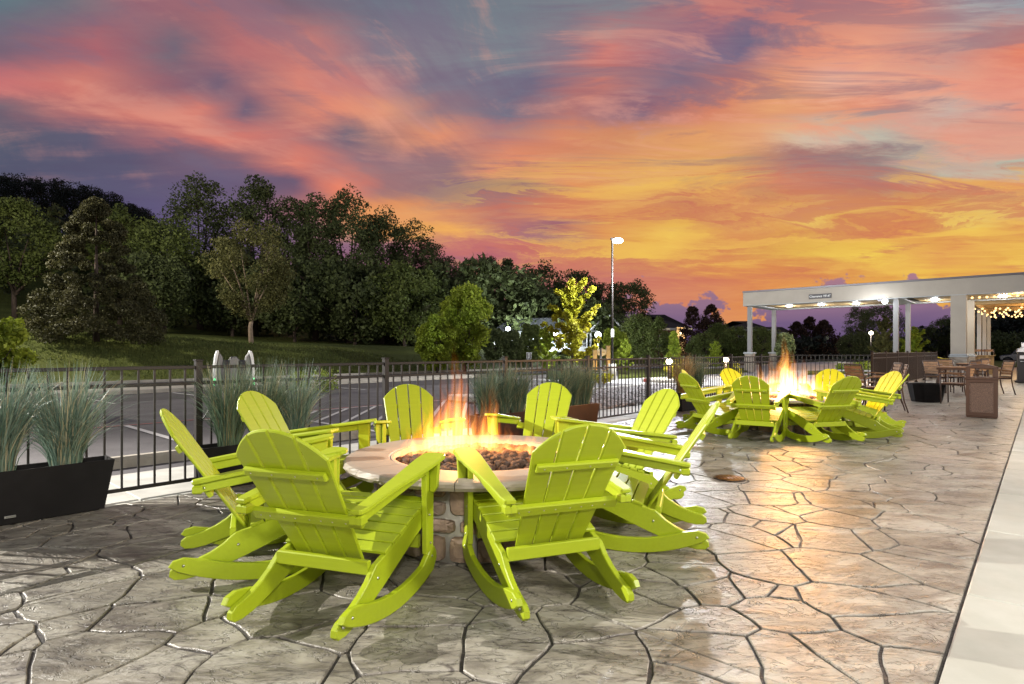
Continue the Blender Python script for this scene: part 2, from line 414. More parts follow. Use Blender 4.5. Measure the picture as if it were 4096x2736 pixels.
L_dark = foliage('leaf_dark', (.075, .095, .034), (.115, .14, .05))
L_mid = foliage('leaf_mid', (.10, .13, .032), (.16, .195, .05))
L_olive = foliage('leaf_olive', (.115, .115, .036), (.17, .165, .055))
L_cedar = foliage('leaf_cedar', (.060, .060, .024), (.090, .085, .036))
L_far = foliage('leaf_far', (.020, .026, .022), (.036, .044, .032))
L_brown = foliage('leaf_purple', (.040, .020, .014), (.060, .034, .020))
L_lit = foliage('leaf_lamplit', (.22, .30, .03), (.36, .42, .05), .4)  # lamplight on the leaves is put into this brighter colour
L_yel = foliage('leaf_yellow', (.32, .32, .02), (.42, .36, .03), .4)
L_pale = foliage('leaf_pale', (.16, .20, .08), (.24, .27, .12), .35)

def glow(name, col, s):
    m = bpy.data.materials.new(name); m.use_nodes = True; t = m.node_tree
    t.nodes.remove(t.nodes['Principled BSDF'])
    e = t.nodes.new('ShaderNodeEmission'); e.inputs[0].default_value = tuple(col) + (1,); e.inputs[1].default_value = s
    t.links.new(e.outputs[0], t.nodes['Material Output'].inputs[0]); return m
G_cool = glow('lamp_cool', (.9, .95, 1.0), 22)
G_warm = glow('lamp_warm', (1.0, .82, .58), 22)
G_bulb = glow('bulb_warm', (1.0, .62, .24), 3.2)
G_green = glow('led_green', (.15, 1.0, .35), 3.0)
G_win = glow('lit_window', (1.0, .66, .28), 2.2)
G_winw = glow('lit_window_white', (.9, .97, 1.0), 1.8)

# flagstone: mottled, sealed, split-face relief
def stone_mat():
    m = bpy.data.materials.new('stamped_stone'); m.use_nodes = True; t = m.node_tree; n = NB(t); b = t.nodes['Principled BSDF']
    pos = n.new('ShaderNodeNewGeometry').outputs['Position']
    mp = n.new('ShaderNodeMapping'); mp.inputs['Rotation'].default_value = (0, 0, radians(-28)); mp.inputs['Scale'].default_value = (1.0, 2.4, 1.0)
    t.links.new(pos, mp.inputs[0]); v = mp.outputs[0]
    a = n.noise(v, 1.9, 7.0, .62, .8); c = n.noise(v, 4.2, 7.0, .66, 1.2); d = n.noise(pos, 26.0, 5.0, .6)
    col = n.ramp(a, [(.32, (.11, .095, .075, 1)), (.43, (.215, .192, .152, 1)), (.54, (.315, .288, .228, 1)), (.72, (.390, .365, .298, 1))])
    col = n.mix(n.rng(c, .52, .68, 0, .85), col, (.085, .070, .060, 1))
    inf = n.new('ShaderNodeObjectInfo').outputs['Random']
    k = n.m('ADD', .88, n.m('MULTIPLY', inf, .24))
    col = n.mix(1.0, col, n.xyz(k, k, n.m('ADD', k, n.m('MULTIPLY', inf, .05))), 'MULTIPLY')
    r = n.noise(v, 2.3, 4.0, .6, 1.6)
    stp = n.new('ShaderNodeMath', operation='PINGPONG'); t.links.new(n.m('MULTIPLY', r, 6.0), stp.inputs[0]); stp.inputs[1].default_value = .5
    stair = n.rng(stp.outputs[0], .03, .13, 0, 1)
    crack = n.m('MULTIPLY', n.rng(stp.outputs[0], .0, .035, 1, 0), n.rng(d, .42, .6, 0, .75))
    col = n.mix(crack, col, (.055, .047, .04, 1))
    t.links.new(col, b.inputs['Base Color'])
    t.links.new(n.rng(n.m('ADD', n.m('MULTIPLY', a, .6), n.m('MULTIPLY', d, .4)), .35, .65, .34, .56), b.inputs['Roughness'])
    b.inputs['Specular IOR Level'].default_value = .55
    b.inputs['Coat Weight'].default_value = .35; b.inputs['Coat Roughness'].default_value = .22
    # layered flakes: ridged steps in the height
    h = n.m('ADD', n.m('MULTIPLY', stair, .55), n.m('ADD', n.m('MULTIPLY', c, .6), n.m('MULTIPLY', d, .22)))
    bp = n.new('ShaderNodeBump'); bp.inputs['Strength'].default_value = 1.0; bp.inputs['Distance'].default_value = .022
    t.links.new(h, bp.inputs['Height']); t.links.new(bp.outputs[0], b.inputs['Normal']); t.links.new(bp.outputs[0], b.inputs['Coat Normal'])
    return m
M_stone = stone_mat()
M_grout = mat('stone_grout', (.050, .044, .039), .6, var=.3, vscale=14, bump=.8, bscale=50, bdist=.01, rvar=.15)
def veneer_mat():
    m = mat('veneer_stone', (.37, .26, .175), .8, col2=(.22, .155, .11), vscale=6, bump=.8, bscale=26, bdist=.012)
    t = m.node_tree; n = NB(t); b = t.nodes['Principled BSDF']
    src = b.inputs['Base Color'].links[0].from_socket
    r = n.new('ShaderNodeObjectInfo').outputs['Random']
    k = n.rng(r, 0, 1, .6, 1.6, smooth=False)
    g = n.mix(n.rng(r, .6, .9, 0, .6), src, (.24, .20, .17, 1))
    t.links.new(n.mix(1.0, g, n.xyz(k, k, k), 'MULTIPLY'), b.inputs['Base Color'])
    return m
M_veneer = veneer_mat()
def lawn_mat():
    m = bpy.data.materials.new('lawn'); m.use_nodes = True; t = m.node_tree; n = NB(t); b = t.nodes['Principled BSDF']
    pos = n.new('ShaderNodeNewGeometry').outputs['Position']
    a = n.noise(pos, .35, 5.0, .6); c = n.noise(pos, 9.0, 4.0, .7)
    col = n.ramp(n.m('ADD', n.m('MULTIPLY', a, .65), n.m('MULTIPLY', c, .35)), [(.3, (.060, .075, .016, 1)), (.5, (.105, .125, .026, 1)), (.7, (.165, .180, .045, 1))])
    t.links.new(col, b.inputs['Base Color']); b.inputs['Roughness'].default_value = .9; b.inputs['Specular IOR Level'].default_value = .15
    bp = n.new('ShaderNodeBump'); bp.inputs['Strength'].default_value = 1.0; bp.inputs['Distance'].default_value = .15
    t.links.new(c, bp.inputs['Height']); t.links.new(bp.outputs[0], b.inputs['Normal'])
    return m
M_lawn = lawn_mat()
# ================================================================ TERRAIN AND PAVING
def sstep(a, b, x):
    t = min(1, max(0, (x - a) / (b - a))); return t * t * (3 - 2 * t)
def T(x, y):
    """height of the land"""
    p = x * DP[0] + y * DP[1]; q = x * DQ[0] + y * DQ[1]
    s = -q - 31.0
    if p > 72 and s < 0: s = max(s, -40)
    hm = 2.5 + (1.9 - 2.5) * sstep(10, 28, p) + (1.25 - 1.9) * sstep(26, 70, p)
    h = -.07
    if s > 0: h += hm * sstep(0, 13, s) + .018 * max(0, s - 13)
    h += 19 * math.exp(-(((x + 88) / 46) ** 2 + ((y - 112) / 42) ** 2)) * sstep(0, 40, s)
    if s > 0: h += .22 * sstep(0, 4, s) * noise.noise(Vector((x * .12, y * .12, 0)))
    return h
xs = np.concatenate([np.linspace(-260, -60, 26), np.linspace(-57, 60, 79), np.linspace(66, 300, 28)])
ys = np.concatenate([np.linspace(-40, 10, 11), np.linspace(12, 80, 60), np.linspace(84, 160, 26), np.linspace(175, 700, 24)])
V = [(x, y, T(x, y)) for y in ys for x in xs]; nx = len(xs)
Fq = [(j * nx + i, j * nx + i + 1, (j + 1) * nx + i + 1, (j + 1) * nx + i) for j in range(len(ys) - 1) for i in range(nx - 1)]
mkobj('ground', fastmesh('ground', V, Fq, M_lawn, True), kind='structure')

def sheet(name, quad, z, m, **k):
    b = MB(); b.add([(*W(p, q)[:2], z) for p, q in quad], [(0, 1, 2, 3)])
    return b.build(name, m, **k)
QF, QP, QE = -6.67, -6.46, -.35      # fence line, patio border, edge of the sidewalk
sheet('parking_lot', [(-25, -23.0), (-25, -8.05), (80, -8.05), (80, -23.0)], -.010, M_asph, kind='structure')
sheet('road', [(-30, -31.2), (-30, -24.7), (95, -24.7), (95, -31.2)], -.012, M_asphd, kind='structure')
sheet('worn_asphalt', [(-25, -23.0), (-25, -19.6), (30, -19.6), (30, -23.0)], -.006, M_asphd, kind='structure')
b = MB()
T4 = Matrix.Rotation(RP, 4, 'Z')
def pbox(b, p0, p1, q0, q1, z0, z1, bev=0.0):
    """box between p0..p1 and q0..q1"""
    c = W((p0 + p1) / 2, (q0 + q1) / 2, (z0 + z1) / 2)
    return b.box((0, 0, 0), (q1 - q0, p1 - p0, z1 - z0), Matrix.Translation(c) @ Matrix.Rotation(AP - pi / 2, 4, 'Z'), bev)
pbox(b, -30, 24, -24.7, -23.0, -.1, .13, .02); b.build('traffic_island', M_conc2, kind='structure')
b = MB(); pbox(b, -30, 120, -31.35, -31.2, -.1, .10, .02); b.build('far_kerb', M_conc2, kind='structure')
# strip of concrete that carries the fence and the walk outside it
walk = empty('outer_walk', kind='structure')
me = None
for k in range(16):
    p0 = -3 + k * 2.4
    b = MB(); pbox(b, p0 + .006, p0 + 2.394, -8.05, QP, -.1, -.002, .008)
    b.build('concrete_slab', M_conc, walk)
# lot markings
mk = empty('lot_markings', kind='structure')
def stripe(p0, q0, p1, q1, wd, m, z=.002):
    a = W(p0, q0); c = W(p1, q1); d = (c - a).normalized(); nn = Vector((-d.y, d.x, 0)) * wd / 2
    b = MB(); b.add([(*(a - nn)[:2], z), (*(c - nn)[:2], z), (*(c + nn)[:2], z), (*(a + nn)[:2], z)], [(0, 1, 2, 3)])
    return b.build('painted_line', m, mk)
stripe(-20, -13.4, 12.6, -13.25, .07, M_red)
for p in (-5.0, -2.2, .6, 3.4): stripe(p, -13.3, p, -8.9, .11, M_white)
stripe(4.7, -13.15, 12.4, -13.1, .09, M_white, .003)
stripe(6.2, -13.1, 6.2, -8.7, .11, M_white)
stripe(12.2, -13.1, 12.2, -8.9, .11, M_white)
for k in range(9):
    p = 6.3 + k * .95
    L = min(4.2, (12.1 - p))
    if L > .5: stripe(p, -8.85 - .0, p + L, -8.85 - L, .09, M_white, .006)
for k in range(5):
    q = -9.4 - k * .85
    L = min(13.0 + q, 9)
    if L > .4: stripe(6.25, q, 6.25 + L, q - L, .09, M_white, .006)
for p in (4.5, 7.2, 9.9, 12.6): stripe(p, -22.6, p + .1, -19.0, .1, M_white)
stripe(-20, -27.9, 60, -27.9, .1, M_yel, .002)
stripe(-20, -28.2, 60, -28.2, .1, M_yel, .002)
# wheel stops
ws = None
for i, (p0, lab) in enumerate([(1.15, 'long concrete wheel stop on the asphalt behind the left fence panel'), (-1.65, 'concrete wheel stop left of the first one, behind the cut-off planter'), (3.95, 'concrete wheel stop behind the planter at the left fence post')]):
    if ws is None:
        b = MB(); b.prism([(-.09, 0), (.09, 0), (.075, .10), (.05, .14), (-.05, .14), (-.075, .10)], 1.8, .012, AY)
        me_ws = b.mesh('wheel_stop', M_conc2)
    ws = mkobj('wheel_stop', me_ws, None, W(p0 + 1.8, -8.56, -.008), (0, 0, RP), label=lab, cat='wheel stop', group='concrete wheel stops along the fence')
b = MB(); b.prism([(-.7, -.3), (-.5, -.45), (.8, -.4), (1.0, 0), (.8, .4), (-.5, .42), (-.72, .2)], .17, .03)
b.build('kerb_nose', M_conc, None, W(11.9, -12.4, -.01), (0, 0, RP), label='rounded pale concrete kerb nose on the asphalt behind the flames', cat='kerb')

# ---------------------------------------------------------------- flagstones of the stamped patio
def clip(poly, a, b_, c):
    """keep a*x + b*y <= c"""
    out = []
    n = len(poly)
    for i in range(n):
        P, Q = poly[i], poly[(i + 1) % n]
        sp = a * P[0] + b_ * P[1] - c; sq = a * Q[0] + b_ * Q[1] - c
        if sp <= 0: out.append(P)
        if sp * sq < 0:
            t = sp / (sp - sq); out.append((P[0] + (Q[0] - P[0]) * t, P[1] + (Q[1] - P[1]) * t))
    return out
rs = random.Random(5)
seeds = []
STR = 1.0
def add_seeds(p0, p1, cell):
    n = int((p1 - p0) * (QE - QP) / cell ** 2)
    tries = 0; mine = []
    while len(mine) < n and tries < n * 60:
        tries += 1
        c = (rs.uniform(p0, p1), rs.uniform(QP, QE), rs.uniform(-.055, .055))
        if all((c[0] - d[0]) ** 2 + (c[1] - d[1]) ** 2 > (cell * .42) ** 2 for d in (mine + seeds[-60:])): mine.append(c)
    seeds.extend(mine)
add_seeds(-1.6, 9, .37); add_seeds(9, 20, .46)
near_n = len(seeds)
add_seeds(20, 72, .78)
SA = np.array([(p, q) for p, q, r in seeds])
cells = []
sk = radians(24)
for i, (p, q, wgt) in enumerate(seeds):
    # skewed distance makes long, slanting stones
    poly = [(-1.75 if p < 9 else p - 4, QP), (p + 4, QP), (p + 4, QE), (max(-1.75, p - 4), QE)]
    d2 = ((SA - (p, q)) ** 2).sum(1)
    for j in np.argsort(d2)[1:26]:
        p2, q2, w2 = seeds[j]
        e = (p2 - p, q2 - q)
        ax = 1.0 + .55 * cos(2 * (atan2(e[1], e[0]) - sk))
        ax = 1.0
        a, c = e
        k = (p2 * p2 + q2 * q2 - p * p - q * q) / 2 + (wgt - w2) / 2
        poly = clip(poly, a, c, k)
        if len(poly) < 3: break
    if len(poly) < 3: continue
    parts = [poly]
    for line in ((1, 0, 2.68), (1, 0, 11.0), (0, 1, -4.29)):
        nxt = []
        for pl in parts:
            if line[1] == 1 and p > 2.6: nxt.append(pl); continue
            for s_ in (1, -1):
                cp = clip(pl, s_ * line[0], s_ * line[1], s_ * line[2] - .0)
                if len(cp) >= 3: nxt.append(cp)
        parts = nxt
    for pl in parts: cells.append((i < near_n, pl))
def area(pl): return abs(sum(pl[k - 1][0] * pl[k][1] - pl[k][0] * pl[k - 1][1] for k in range(len(pl)))) / 2
patio = empty('patio', kind='structure')
b = MB(); pbox(b, -1.8, 72.2, QP, QE, -.3, -.0115); b.build('grout_bed', M_grout, patio)
far_b = MB(); far_s = 0
def stone_outline(pl, inset, rough):
    if sum(pl[k - 1][0] * pl[k][1] - pl[k][0] * pl[k - 1][1] for k in range(len(pl))) < 0: pl = pl[::-1]
    for _ in range(1):                     # inset by half-planes keeps it convex
        src = pl
        for k in range(len(src)):
            x0, y0 = src[k - 1]; x1, y1 = src[k]
            L = math.hypot(x1 - x0, y1 - y0)
            if L < 1e-6: continue
            nx_, ny_ = (y1 - y0) / L, -(x1 - x0) / L
            edge = abs(nx_ * 1 if abs(nx_) > .999 else 0)
            g = inset * (1.0 + .30 * noise.noise(Vector(((x0 + x1) * .9, (y0 + y1) * .9, 7))))
            on_joint = (abs(x0 - x1) < 1e-4 and (abs(x0 - 2.68) < 1e-3 or abs(x0 - 11) < 1e-3)) or (abs(y0 - y1) < 1e-4 and (abs(y0 + 4.29) < 1e-3 or abs(y0 - QE) < 1e-3 or abs(y0 - QP) < 1e-3))
            if on_joint: g = .003
            pl = clip(pl, nx_, ny_, nx_ * x0 + ny_ * y0 - max(g, .003))
            if len(pl) < 3: return None
    out = []
    n = len(pl)
    for k in range(n):
        x0, y0 = pl[k]; x1, y1 = pl[(k + 1) % n]
        L = math.hypot(x1 - x0, y1 - y0); m = max(1, int(L / rough))
        for t in range(m):
            f = t / m; x = x0 + (x1 - x0) * f; y = y0 + (y1 - y0) * f
            if t:
                jd = min(abs(x - 2.68), abs(x - 11), abs(y - QE), abs(y - QP), abs(y + 4.29) if x < 2.7 else 9)
                jd = min(1, jd / .08)
                v1 = Vector((x * 3.1, y * 3.1, 3)); v2 = Vector((x * 19, y * 19, 5))
                ex = .034 * noise.noise(v1) + .013 * noise.noise(v2); ey = .034 * noise.noise(v1 + Vector((31, 7, 2))) + .013 * noise.noise(v2 + Vector((11, 3, 9)))
                x += ex * jd; y += ey * jd
            out.append((x, y))
    return out
near_cells = sorted([pl for nr, pl in cells if nr and area(pl) > .012], key=lambda pl: max(p for p, q in pl))
M2 = Matrix(((DP[0], DQ[0], 0, 0), (DP[1], DQ[1], 0, 0), (0, 0, 1, 0), (0, 0, 0, 1)))
cnt = 0
def seen_order(c):
    p_ = sum(p for p, q in c[1]) / len(c[1]); q_ = sum(q for p, q in c[1]) / len(c[1]); v = W(p_, q_)
    return v.y + (0 if v.y > 2.2 and abs(v.x / v.y) < .98 else 100) - area(c[1]) * 3
for nr, pl in sorted(cells, key=seen_order):
    if area(pl) < .006: continue
    ol = stone_outline(pl, .0085 + .007 * sstep(6, 14, pl[0][0]), .085 if nr else .5)
    if not ol or len(ol) < 3: continue
    # mirror frame p,q -> x,y keeps orientation by reversing
    ol = [(x, y) for x, y in ol][::-1]
    zt = rs.uniform(-.0015, .0015)
    wpts = [(DP[0] * x + DQ[0] * y, DP[1] * x + DQ[1] * y) for x, y in ol]
    if cnt < 300:
        b = MB(); b.prism(wpts, .024, .0045, Matrix.Translation((0, 0, -.024 + zt))); b.build('flagstone', M_stone, patio); cnt += 1
    else:
        far_b.prism(wpts, .024, .0045, Matrix.Translation((0, 0, -.024 + zt)))
far_b.build('flagstone_field', M_stone, patio, kind='stuff')
# drain cover
b = MB(); b.lathe([(0, 0), (.165, 0), (.178, .004), (.178, -.01)][::-1], 32)
dc = empty('drain_cover', S(2920, 6.67, .004), label='round bronze drain cover set in the stone patio', cat='drain cover')
b.build('rim', M_bronze, dc)
M_brass = mat('aged_brass', (.28, .13, .035), .45, .6, var=.3, vscale=20, bump=.5, bscale=70)
b = MB(); b.lathe([(0, .001), (.15, .001), (.155, .006), (0, .008)], 28)
for k in range(-3, 4): b.box((k * .036, 0, .009), (.012, .2 - abs(k) * .03, .004))
b.build('grate', M_brass, dc)
# pale walk to the right
sw = empty('sidewalk', kind='structure')
for k in range(-3, 42):
    p0 = 4.41 + (k - 1) * 1.68
    for j, (q0, q1) in enumerate(((QE + .012, 1.25), (1.262, 2.15))):
        if j == 1 and k > 12: continue
        b = MB(); pbox(b, p0 + .006, p0 + 1.674, q0, q1, -.12, .002, .010)
        b.build('concrete_slab', M_walk, sw)
b = MB(); pbox(b, -1, 72, QE, 2.16, -.16, -.02); b.build('joint_bed', M_grout, sw)
# hotel wall on the right, outside the picture: it carries the added lamps that fill the patio with light
hw = empty('hotel', W(8, 2.2), RP, label='long pale hotel wall out of view with added fill lamps beside the walk', cat='building')
b = MB(); b.box((.25, -2, 2.6), (.5, 31, 5.2)); b.build('wall', M_hwall, hw)
for k in range(7):
    b = MB(); b.box((-.01, -14 + k * 3.4, 1.55), (.05, 1.3, 1.5)); b.build('window', M_glass, hw)

# ---------------------------------------------------------------- fence
FH = 1.30
PX0 = 2.376 - 2.4
def post(b, p, q, h, s=.065, cap=True):
    pbox(b, p - s / 2, p + s / 2, q - s / 2, q + s / 2, 0, h, .004)
    if cap:
        pbox(b, p - s / 2 - .008, p + s / 2 + .008, q - s / 2 - .008, q + s / 2 + .008, h, h + .018, .004)
def fence_run(name, a, c, n, FHt, picks, root, m, gap=.13, mid=.17, low=.075, size=.018, endpost=True, posts_h=.045, plates=False):
    a = Vector(a); c = Vector(c); d = (c - a); L = d.length; u = d / L; ang = atan2(u.y, u.x)
    R = Matrix.Rotation(ang, 4, 'Z'); seg = L / n
    pm = rm = None
    for k in range(n + (1 if endpost else 0)):
        b = MB(); b.box((0, 0, (FHt + posts_h) / 2), (.065, .065, FHt + posts_h), None, .004); b.box((0, 0, FHt + posts_h + .009), (.08, .08, .018), None, .005)
        if plates: b.box((0, 0, .02), (.18, .18, .03), None, .01); b.box((0, 0, .06), (.11, .11, .06), None, .02)
        if pm is None: pm = b.mesh('post', m)
        mkobj('post', pm, root, a + u * seg * k, (0, 0, ang))
    for k in range(n):
        for z, hh, nm in ((FHt - .018, .036, 'top_rail'), (FHt - mid - .018, .034, 'middle_rail'), (low + .018, .034, 'bottom_rail')):
            if rm is None:
                b = MB(); b.box((seg / 2, 0, 0), (seg - .066, .034, .035), None, .004); rm = b.mesh('rail', m)
            mkobj(nm, rm, root, a + u * seg * k + Vector((0, 0, z)), (0, 0, ang))
    b = MB(); b.box((0, 0, (low + FHt - .03) / 2 + .01), (size, size, FHt - low - .04)); km = b.mesh('picket', m)
    for k in range(n):
        for j in range(picks):
            x = seg * k + gap + (seg - 2 * gap) * j / (picks - 1)
            mkobj('picket', km, root, a + u * x, (0, 0, ang))
fence = empty('metal_fence', W(9, QF), label='long black metal picket fence between the patio and the parking lot', cat='fence')
def rel(v, root): return v - root.location
fence_run('f', rel(W(PX0 - 7.2, QF), fence), rel(W(PX0 + 21.6, QF), fence), 12, FH, 16, fence, M_black)
fence_run('g', rel(W(PX0 + 21.6, QF), fence), rel(W(23.5, -4.4), fence), 1, FH + .03, 19, fence, M_black, endpost=False)
rail = empty('metal_railing', W(30, -4.4), label='tall dark bronze railing with close bars running up to the canopy', cat='railing')
fence_run('r', rel(W(23.5, -4.4), rail), rel(W(40.3, -4.4), rail), 7, 1.40, 16, rail, M_bronze, gap=.11, size=.022, plates=True, low=.10)

# ================================================================ FIRE PITS
def fire_pit(c, label, tall, seed, nrock, ax):
    r_ = random.Random(seed)
    root = empty('fire_pit', (c[0], c[1], 0), label=label, cat='fire pit', group='round stone fire pits on the patio')
    RB, RS, RI, HT, TH = .80, 1.085, .73, .62, .062
    b = MB(); b.lathe([(RB - .012, 0), (RB - .012, HT - TH)], 48)
    b.build('mortar_core', M_mortar, root)
    b = MB(); b.lathe([(RI - .02, .40), (RI - .02, .50), (0, .51)], 40); b.build('fire_bowl', M_lava, root)
    z = 0.0
    rows = [.200, .115, .243]
    for ri, hrow in enumerate(rows):
        a = ax + (.0 if ri != 1 else .09) - .14
        end = a + 2 * pi
        while a < end - .05:
            wd = r_.uniform(.20, .34) if ri != 1 else r_.uniform(.2, .38)
            if ri == 2: wd = r_.uniform(.30, .46)
            if end - a - wd < .14: wd = end - a
            L = wd - .042; zz0, zz1 = z + .012, z + hrow - .018
            split = (ri == 2 and r_.random() < .35)
            for (h0, h1) in (((zz0, (zz0 + zz1) / 2 - .012), ((zz0 + zz1) / 2 + .014, zz1)) if split else ((zz0, zz1),)):
                n = 9; vs = []; pts = []
                mu, mv = L * RB / 2, (h1 - h0) / 2
                # rounded uneven outline
                for k in range(16):
                    t = 2 * pi * k / 16
                    e = 5.0
                    cx_ = math.copysign(abs(cos(t)) ** (2 / e), cos(t)); cy_ = math.copysign(abs(sin(t)) ** (2 / e), sin(t))
                    pts.append((cx_ * mu * (1 + r_.uniform(-.05, .02)), cy_ * mv * (1 + r_.uniform(-.09, .03))))
                fs = []
                for ring, (sc_, rad) in enumerate(((1, RB - .02), (1, RB + .012), (.93, RB + .026), (.55, RB + .032))):
                    for x, y in pts:
                        th = a + .0275 + L / 2 + x * sc_ / RB
                        rr_ = rad + (r_.uniform(-.004, .006) if ring > 1 else 0)
                        vs.append((rr_ * cos(th), rr_ * sin(th), (h0 + h1) / 2 + y * sc_))
                for ring in range(3):
                    for k in range(16):
                        j = (k + 1) % 16
                        fs.append((ring * 16 + k, ring * 16 + j, ring * 16 + 16 + j, ring * 16 + 16 + k))
                fs.append(tuple(range(48, 64)))
                b = MB(); b.add(vs, fs, None, False); b.build('veneer_stone', M_veneer, root)
            a += wd
        z += hrow
    # cap in sectors with a chipped rim
    ns = 8
    for k in range(ns):
        a0 = ax + 2 * pi * k / ns + .003; a1 = ax + 2 * pi * (k + 1) / ns - .003
        m = 14; vs = []; fs = []
        for i in range(m + 1):
            a = a0 + (a1 - a0) * i / m
            def nz(f, s): return noise.noise(Vector((cos(a) * f, sin(a) * f, s + seed)))
            prof = [(RI, HT - TH), (RI, HT - .012), (RI + .012, HT), (RI + .09, HT), (RS - .05, HT), (RS - .018 + .008 * nz(9, 1), HT - .004),
                    (RS - .004 + .014 * nz(14, 2), HT - .020), (RS + .004 + .016 * nz(11, 3), HT - .038), (RS - .014 + .012 * nz(17, 4), HT - TH)]
            vs += [(r * cos(a), r * sin(a), zz) for r, zz in prof]
        L = len(prof)
        for i in range(m):
            for j in range(L):
                j2 = (j + 1) % L
                fs.append((i * L + j, (i + 1) * L + j, (i + 1) * L + j2, i * L + j2))
        fs.append(tuple(range(L))[::-1]); fs.append(tuple(m * L + j for j in range(L)))
        b = MB(); b.add(vs, [f[::-1] for f in fs]); b.build('cap_stone', M_slab, root)
    b = MB(); b.lathe([(RI - .004, HT - .06), (RI - .004, HT - .006), (RI - .03, HT - .006), (RI - .03, .5)], 48); b.build('inner_ring', M_slabin, root)
    # lava rock heap
    rocks = []
    for q in range(6):
        b = MB(); b.ball((0, 0, 0), 1, 7, 5)
        b.v = [tuple(Vector(v) * (1 + .35 * noise.noise(Vector(v) * 1.6 + Vector((q * 9, seed, 0))))) for v in b.v]
        b.sm = [False] * len(b.sm)
        rocks.append(b.mesh('lava_rock', M_lava))
    extra = MB()
    for i in range(nrock):
        rr = (RI - .06) * sqrt(r_.random()); a = r_.uniform(0, 2 * pi)
        h = .505 + .10 * (1 - (rr / RI) ** 2) + r_.uniform(-.02, .03)
        sz = r_.uniform(.030, .056)
        o = (rr * cos(a), rr * sin(a), h); ro = (r_.uniform(0, 6), r_.uniform(0, 6), r_.uniform(0, 6))
        if i < 290:
            k = mkobj('lava_rock', r_.choice(rocks), root, o, ro); k.scale = (sz, sz * r_.uniform(.7, 1.1), sz * r_.uniform(.7, 1))
        else:
            s_ = sz; extra.ball(o, s_, 6, 4, (1, r_.uniform(.7, 1), .8))
    extra.build('rock_fill', M_lava, root, kind='stuff')
    return root

def flame_mat(name, hot, mid, tip, strength, dens):
    m = bpy.data.materials.new(name); m.use_nodes = True; t = m.node_tree; n = NB(t)
    t.nodes.remove(t.nodes['Principled BSDF'])
    g = n.new('ShaderNodeTexCoord').outputs['Object']        # tongue built 0..1 in height, radius 1
    sp = n.new('ShaderNodeSeparateXYZ'); t.links.new(g, sp.inputs[0]); x, y, z = sp.outputs
    wob = n.noise(n.xyz(n.m('MULTIPLY', x, .5), n.m('MULTIPLY', y, .5), n.m('MULTIPLY', z, 1.8)), 1.3, 2.0)
    x2 = n.m('ADD', x, n.m('MULTIPLY', n.m('MULTIPLY', n.m('SUBTRACT', wob, .5), 1.3), z))
    r = n.m('SQRT', n.m('ADD', n.m('MULTIPLY', x2, x2), n.m('MULTIPLY', y, y)))
    prof = n.ramp(z, [(0, (.35, .35, .35, 1)), (.1, (.62, .62, .62, 1)), (.28, (.74, .74, .74, 1)), (.55, (.45, .45, .45, 1)), (.8, (.2, .2, .2, 1)), (1, (.03, .03, .03, 1))], 'B_SPLINE')
    core = n.rng(n.m('DIVIDE', r, prof), 1.0, .1, 0, 1)
    lick = n.noise(n.xyz(n.m('MULTIPLY', x2, 2.6), n.m('MULTIPLY', y, 2.6), n.m('MULTIPLY', z, 1.3)), 1.6, 4.0, .6, .4)
    lick = n.rng(lick, .40, .66, .02, 1)
    fade = n.m('MULTIPLY', n.rng(z, 0.0, .06, .3, 1), n.rng(z, 1.0, .30, .0, 1))
    k = n.m('MULTIPLY', n.m('MULTIPLY', core, lick), fade)
    col = n.ramp(n.m('MULTIPLY', n.m('ADD', core, .15), n.rng(z, .95, .05, .12, 1, smooth=False)), [(0, tip + (1,)), (.35, mid + (1,)), (.8, hot + (1,))])
    e = n.new('ShaderNodeEmission'); t.links.new(col, e.inputs[0]); t.links.new(n.m('MULTIPLY', k, strength), e.inputs[1])
    t.links.new(e.outputs[0], t.nodes['Material Output'].inputs['Volume'])
    m.cycles.volume_step_rate = 1.0
    return m
FM1 = flame_mat('flame_orange', (1.0, .50, .14), (1.0, .27, .03), (1.0, .13, .018), 38.0, 1)
FM2 = flame_mat('flame_bright', (1.0, .68, .28), (1.0, .38, .05), (1.0, .18, .02), 32.0, 1)
def tongue(name_m, m):
    """closed soft hull, radius 1, height 1"""
    b = MB(); prof = [(.001, -.0), (.5, .0), (.82, .12), (.95, .28), (.80, .52), (.62, .72), (.42, .9), (.25, 1.0), (.001, 1.0)]
    b.lathe(prof, 14); return b.mesh(name_m, m)
def fire(c, label, tongues, me):
    root = empty('fire', (c[0], c[1], .53), label=label, cat='flames', group='open gas fires in the stone pits')
    for x, y, wx, hh, lean in tongues:
        o = mkobj('flame', me, root, (x, y, rnd.uniform(-.01, .02)), (0, lean, 0)); o.scale = (wx, wx * .75, hh)
    return root
PC1 = (-.25, 4.78); PC2 = (5.12, 10.95)
fire_pit(PC1, 'large round stone fire pit in the foreground with low orange flames', 1, 3, 1300, radians(-96))
fire_pit(PC2, 'farther round stone fire pit with tall bright yellow flames', 2, 8, 1000, radians(-112))
T1 = tongue('flame', FM1); T2 = tongue('flame', FM2)
fire(PC1, 'orange flames licking up from the lava rock of the nearer pit', [
    (-.30, .05, .20, .80, -.02), (-.10, .0, .17, .62, .05), (-.17, .12, .13, .92, .02), (-.42, .0, .20, .60, -.10), (.02, -.05, .17, .48, .04),
    (.18, .02, .17, .36, .12), (-.56, .05, .18, .36, -.14), (.36, 0, .19, .32, .14), (-.02, .15, .12, .66, .06), (.46, .05, .10, .16, .3), (-.25, -.1, .25, .34, 0), (.1, -.1, .26, .26, .1), (-.36, -.05, .22, .66, -.05), (-.22, .05, .20, 1.0, .0), (.06, .08, .18, .70, .05), (.26, -.05, .2, .30, .15)], T1)
